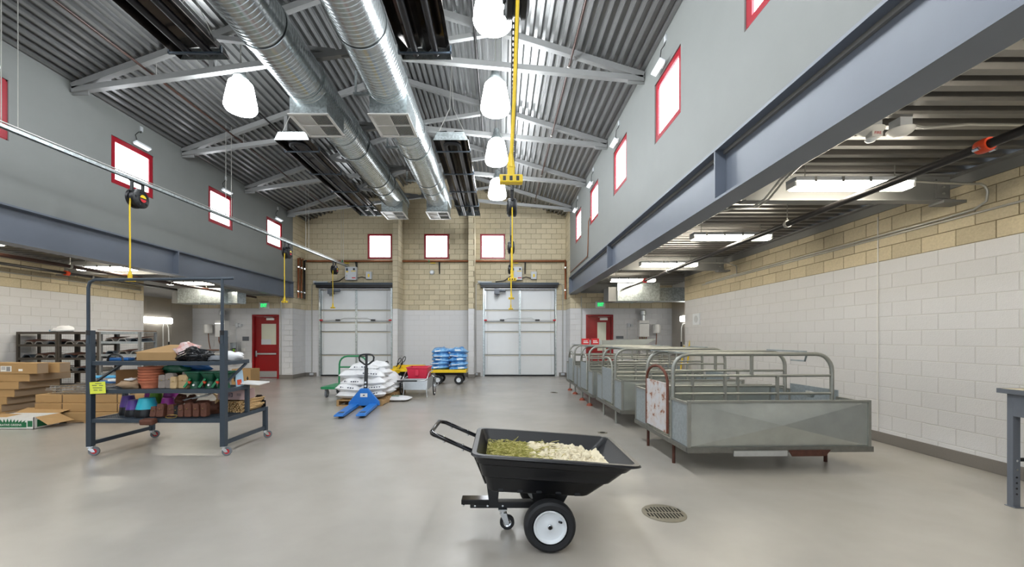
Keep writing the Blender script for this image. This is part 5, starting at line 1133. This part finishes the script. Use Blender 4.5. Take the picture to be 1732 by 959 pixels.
t = thing('shelf_bin', 'black plastic shelf bin at the rear corner of the low shelf', 'bin', W(.79, .425, Z1)); MB().prism([(-.09, 0), (.075, 0), (.075, .15), (.04, .19), (-.03, .19), (-.06, .15), (-.09, .13)], -.005, .0).prism([(-.09, 0), (.075, 0), (.075, .1), (-.09, .1)], .04, .045).box(-.09, .075, 0, .04, 0, .008).build('bin_body', 'black', t)
o = MB().blob((0,0,.06), (.24, .1, .1), 14, 8, .35, 31).build('leather_apron', 'leather', None, W(.30, -.1, Z1), smooth=180); tag(o, 'dark leather apron heaped behind the pouches', 'apron')
o = MB().obox((0,0,0), (.36, .09, .02), (10, -12, 8)).build('trowel_blade', 'aluminium', None, W(.26, -.14, Z1+.235)); tag(o, 'shiny flat blade lying across the leather apron', 'tool')
# top shelf
t = thing('open_carton', 'large tan carton with raised flaps on the top rack shelf', 'carton', W(-.22, -.02, Z3))
MB().box(-.27, .27, -.2, .22, 0, .11).build('carton_body', 'card', t, bevel=.004); MB().add([(-.3,-.2,.11), (.27,-.2,.11), (.33,.2,.2), (-.15,.22,.21)], [(0,1,2,3)]).add([(-.3,-.2,.104), (.27,-.2,.104), (.33,.2,.194), (-.15,.22,.204)], [(0,1,2,3)]).build('flap', 'card', t)
o = MB().blob((0,0,.11), (.15,.12,.13), 18, 10, .3, 3).build('plastic_bag', 'bag_pink', None, W(.17, -.15, Z3-.005), smooth=180); tag(o, 'clear pinkish plastic bag of oddments on the top rack shelf', 'bag')
o = MB().blob((0,0,.08), (.19,.13,.1), 18, 10, .3, 14).build('plastic_bag', 'bag_black', None, W(.36, -.26, Z3-.005), smooth=180); tag(o, 'black plastic bag slumped on the top rack shelf', 'bag')
for k in range(3): MB().tube([(-.15+.3*i/10, -.13+.02*math.sin(i), .05+.03*k+.05*math.sin(i*.31)) for i in range(11)], .008, 5).build('bag_fold', 'bag_black', o)
o = MB().blob((0,0,.05), (.13,.1,.07), 16, 8, .35, 41).build('plastic_bag', 'bag_white', None, W(.98-.24, -.08, Z3-.005), smooth=180); tag(o, 'small white plastic bag at the end of the top rack shelf', 'bag')
o = MB().blob((0,0,.03), (.14,.09,.035), 14, 6, .4, 44).build('grey_cloth', 'grey_rubber', None, W(.60, -.24, Z3-.003), smooth=180); tag(o, 'small dark grey cloth on the top rack shelf', 'cloth')
o = MB().tube([(-.1,0,0), (-.09,0,.06), (-.05,0,.085), (.05,0,.08), (.09,0,.05), (.1,0,0)], .012, 8).build('bent_handle', 'black', None, W(-.66, -.34, Z3), smooth=60); tag(o, 'bent black tube handle standing on the top rack shelf', 'handle')
o = MB().obox((0,0,.02), (.24,.12,.04), (0,0,4)).build('glove_pack', 'blue_tarp', None, W(-.7, -.2, Z3), bevel=.008); tag(o, 'blue packet lying on the top rack shelf by the corner post', 'packet')

# ================================================================== shelving along the wall and cartons
SY, SX = 9.0, -10.68
def shelf_unit(x0, lab, grey, zs):
    t = thing('shelving_unit', lab, 'shelving', (x0, SY, 0), group='steel shelving along the wall'); L = .905; D = .45; H = 1.66
    for y in (0, D-.04):
        for x in (0, L-.045): MB().box(x, x+.045, y, y+.04, 0, H).build('post', 'shelf_dark' if not grey else 'steel_grey', t)
    for z in zs:
        MB().box(0, L, .006, D, z, z+.012).box(.045, L-.045, -.004, .006, z-.03, z+.022).build('shelf', 'galv_blue' if grey else 'shelf_dark', t)
    mb = MB()
    for i in range(1, 22): mb.tube([(i*L/22, D-.01, .1), (i*L/22, D-.01, H)], .0018, 3, caps=False)
    for i in range(1, 30): mb.tube([(0, D-.01, .1+i*.052), (L, D-.01, .1+i*.052)], .0018, 3, caps=False)
    g = mb.build('back_mesh', 'steel_grey', t, weld=False); g['kind'] = 'stuff'
    return t
ZS, ZG = (.15, .47, .78, 1.07, 1.365, 1.64), (.15, .45, .74, .96, 1.15, 1.43, 1.64)
shelf_unit(SX, 'steel shelving unit against the wall behind the long cartons', False, ZS)
shelf_unit(SX+.915, 'middle steel shelving unit behind the rack corner post', False, ZS)
shelf_unit(SX+1.83, 'paler steel shelving unit seen through the rack', True, ZG)
random.seed(21); q = 0
prof = [(0, 0), (.06, .075), (.18, .075), (.24, 0), (.21, 0), (.165, .055), (.075, .055), (.03, 0)]
for u in range(3):
    for zi, z in enumerate(((.792, 1.082, 1.377), (.792, 1.082, 1.377), (.972, 1.162, 1.442))[u]):
        for k in range(3):
            x = SX+u*.915+.07+k*.27+random.uniform(0, .03)
            o = MB().prism(prof, 0, .38).build('feeder_pan', ['steel_grey', 'rack_paint', 'cove'][(k+zi) % 3], None, (x, SY+.03+random.uniform(0,.03), z))
            tag(o, 'bent metal pan, %s on the %s shelf of the %s shelving unit' % (['first', 'second', 'third'][k], ['low', 'middle', 'upper'][zi], ['wall side', 'middle', 'paler'][u]), 'pan', 'bent metal pans on the shelving')
            if (k+zi+u) % 2 == 0:
                o = MB().obox((0,0,.008), (.3, .3, .008), (6, random.uniform(-6,6), random.uniform(-20,20))).build('metal_sheet', 'leather', None, (x+.14, SY+.22, z+.085)); tag(o, 'brown sheet atop pans, %s on %s shelf of %s shelving unit' % (['first', 'second', 'third'][k], ['low', 'middle', 'upper'][zi], ['wall side', 'middle', 'paler'][u]), 'sheet')
o = MB().blob((0,0,.06), (.2,.14,.08), 14, 8, .35, 61).build('plastic_bag', 'bag_white', None, (-9.85, SY+.2, 1.655), smooth=180); tag(o, 'crumpled white plastic bag on top of the shelving', 'bag'); MB().box(-.27, -.17, -.05, .05, 0, .05).build('blue_tin', 'print_blue', o)
o = MB().obox((0,0,0), (.95, .4, .012), (0, 1.5, 3)).build('loose_board', 'card_dark', None, (-8.4, SY+.2, 1.69)); tag(o, 'loose board lying on top of the paler shelving', 'board')

def carton(p, size, lab, grp=None, rz=0, tape=True, seams=0, mark=False):
    t = thing('carton', lab, 'carton', p, rz, grp); x, y, z = size
    MB().box(-x, 0, 0, y, 0, z).build('carton_body', 'card', t, bevel=.006)
    MB().box(.0005, .002, .01, y-.01, .006, z-.006).build('end_flap', 'card_end', t)
    for k in range(seams):
        a = -x+(k+1)*x/(seams+1); MB().box(a-.006, a+.006, -.004, -.001, .004, z-.004).build('strap_seam', 'black', t)
    if mark:
        lb = MB().box(-.72, -.5, -.003, -.001, .04, .145).build('barcode_label', 'white_plastic', t)
        mb = MB()
        for i in range(9): mb.box(-.6+i*.009, -.6+i*.009+(.006 if i % 2 else .003), -.0045, -.003, .05, .13)
        for z_ in (.12, .1, .08): mb.box(-.7, -.62, -.0045, -.003, z_, z_+.008)
        mb.build('barcode', 'print_dark', lb)
        for a in (-.9, -.32): MB().box(a-.04, a+.04, -.003, -.001, .05, .09).build('small_label', 'white_plastic', t)
    return t
gA = 'long cartons stacked at the edge of the picture'
stackA = [(-9.25, 7.62, 0, 1.2, .7, .138, 'lowest'), (-9.3, 7.6, .14, 1.2, .7, .138, 'second'), (-9.22, 7.62, .28, 1.2, .7, .138, 'third'), (-9.08, 7.62, .42, 1.3, .72, .143, 'fourth'), (-8.98, 7.6, .565, 1.4, .72, .143, 'fifth'), (-8.80, 7.62, .71, 1.5, .74, .143, 'sixth')]
for (x, y, z, a, b, c_, nm) in stackA: carton((x, y, z), (a, b, c_), 'long tan carton, %s from the floor in the stack at the picture edge' % nm, gA, seams=1)
carton((-8.61, 7.58, .856), (1.7, .19, .20), 'long tan carton with barcode label on top of the edge stack', gA, -3, mark=True); carton((-8.47, 7.84, .856), (1.7, .19, .19), 'long tan carton behind the barcode carton on top of the edge stack', gA, -3)
gB = 'flat cartons in rows behind the rack'
for ly in range(3):
    for k in range(4):
        x = -8.12+.06*(2-ly)+k*.50
        carton((x+.14, 7.42-.06*(2-ly), .04+ly*.152), (.478, .7, .148), 'flat tan carton, %s layer, %s along from the green printed box' % (['bottom', 'middle', 'upper'][ly], ['first', 'second', 'third', 'fourth'][k]), gB)
t = thing('pallet', 'low wooden pallet under the flat cartons behind the rack', 'pallet', (-8.5, 7.3, 0))
for k in range(5): MB().box(0, 2.2, k*.17, k*.17+.1, .022, .038).build('deck_board', 'wood', t)
for k in range(3): MB().box(k*1.05, k*1.05+.08, 0, .8, 0, .022).build('stringer', 'wood', t)
for k in range(4):                                                    # chrome wire shelves
    t = thing('wire_shelf', 'chrome wire shelf panel, %s in the pile on the flat cartons' % ['lowest', 'second', 'third', 'topmost'][k], 'wire shelf', (-7.5+.1*(k % 2), 7.45, .50+k*.046), 2*(k-1), 'chrome wire shelves')
    mb = MB(); 
    for i in range(24): mb.tube([(-.75+i*.065, 0, 0), (-.75+i*.065, .5, 0)], .003, 4)
    mb.build('wires', 'chrome', t, weld=False)
    mb = MB()
    for y in (0, .5): mb.tube([(-.77, y, .02), (.77, y, .02)], .005, 5).tube([(-.77, y, -.012), (.77, y, -.012)], .005, 5).tube([(-.77+.77*2*i/40, y, .02 if i % 2 else -.012) for i in range(41)], .003, 4)
    mb.build('truss_edge', 'chrome', t, weld=False)
for i, (x, y, a, m_) in enumerate(((-7.2, 7.6, 5, 'blue_tarp'), (-6.9, 7.5, -8, 'bag_white'), (-7.45, 7.7, 12, 'print_blue'))):
    o = MB().obox((0,0,.02), (.5, .2, .04), (0, 0, a)).build('plastic_packet', m_, None, (x, y, .69+i*.042), bevel=.01); tag(o, ['blue', 'white', 'light blue'][i]+' plastic packet lying on the chrome wire shelves', 'packet')
# printed produce box
p = fl(57, 726)
t = thing('printed_box', 'open white box printed DECORATIVE GREENS on the floor', 'box', (p.x, p.y, 0)); Lb, Db, Hb = .80, .40, .20
MB().box(-Lb, 0, 0, .008, 0, Hb).box(-Lb, 0, Db-.008, Db, 0, Hb).box(-Lb, -Lb+.008, 0, Db, 0, Hb).box(-.008, 0, 0, Db, 0, Hb).box(-Lb, 0, 0, Db, 0, .008).build('box_body', 'white_plastic', t)
MB().box(-Lb+.02, -.12, -.003, -.001, .03, .115).build('green_band', 'green_print', t)
mb = MB()
for i in range(11):
    x = -.72+i*.052; mb.add([(x,-.003,.113), (x+.05,-.003,.113), (x+.025+(i-5)*.008,-.003,.18-.006*abs(i-5)), ], [(0,1,2)])
mb.build('leaf_print', 'green_print', t); text('DECORATIVE GREENS', .05, 'white_plastic', t, (-.45, -.004, .07), (90,0,0), .0005, sx=1.02)
MB().box(-.1, -.02, -.003, -.001, .04, .14).build('arrow_print', 'green_print', t); MB().box(.001, .003, .05, .2, .03, .15).build('green_patch', 'green_print', t)
MB().add([(0,.02,Hb), (0,Db,Hb), (.30,Db-.04,Hb-.11), (.24,-.0,Hb-.13)], [(0,1,2,3)]).add([(-Lb,Db,Hb), (0,Db,Hb), (.05,Db+.2,Hb+.05), (-Lb,Db+.2,Hb+.06)], [(0,1,2,3)]).add([(-Lb,0,Hb), (-.45,0,Hb), (-.42,.2,Hb+.02), (-Lb,.22,Hb+.02)], [(0,1,2,3)]).build('flap', 'card', t)
o = MB().obox((0,0,.012), (.22,.06,.02), (0,0,20)).build('scrap_strip', 'paper_bag', None, (fl(128, 715).x, fl(128, 715).y, 0)); tag(o, 'pale paper scrap on the floor beside the flat cartons', 'scrap')
t = thing('carton', 'tan carton with arrow marks on the floor by the extinguisher cabinet', 'carton', (at(424, 640, 13.2).x, 13.2, 0)); MB().box(-.62, 0, 0, .5, 0, .52).build('carton_body', 'card', t, bevel=.006)
for a in (-.52, -.1): MB().add([(a-.04,-.002,.2), (a+.04,-.002,.2), (a,-.002,.3)], [(0,1,2)]).box(a-.015, a+.015, -.003, -.001, .12, .2).build('arrow_mark', 'black', t)
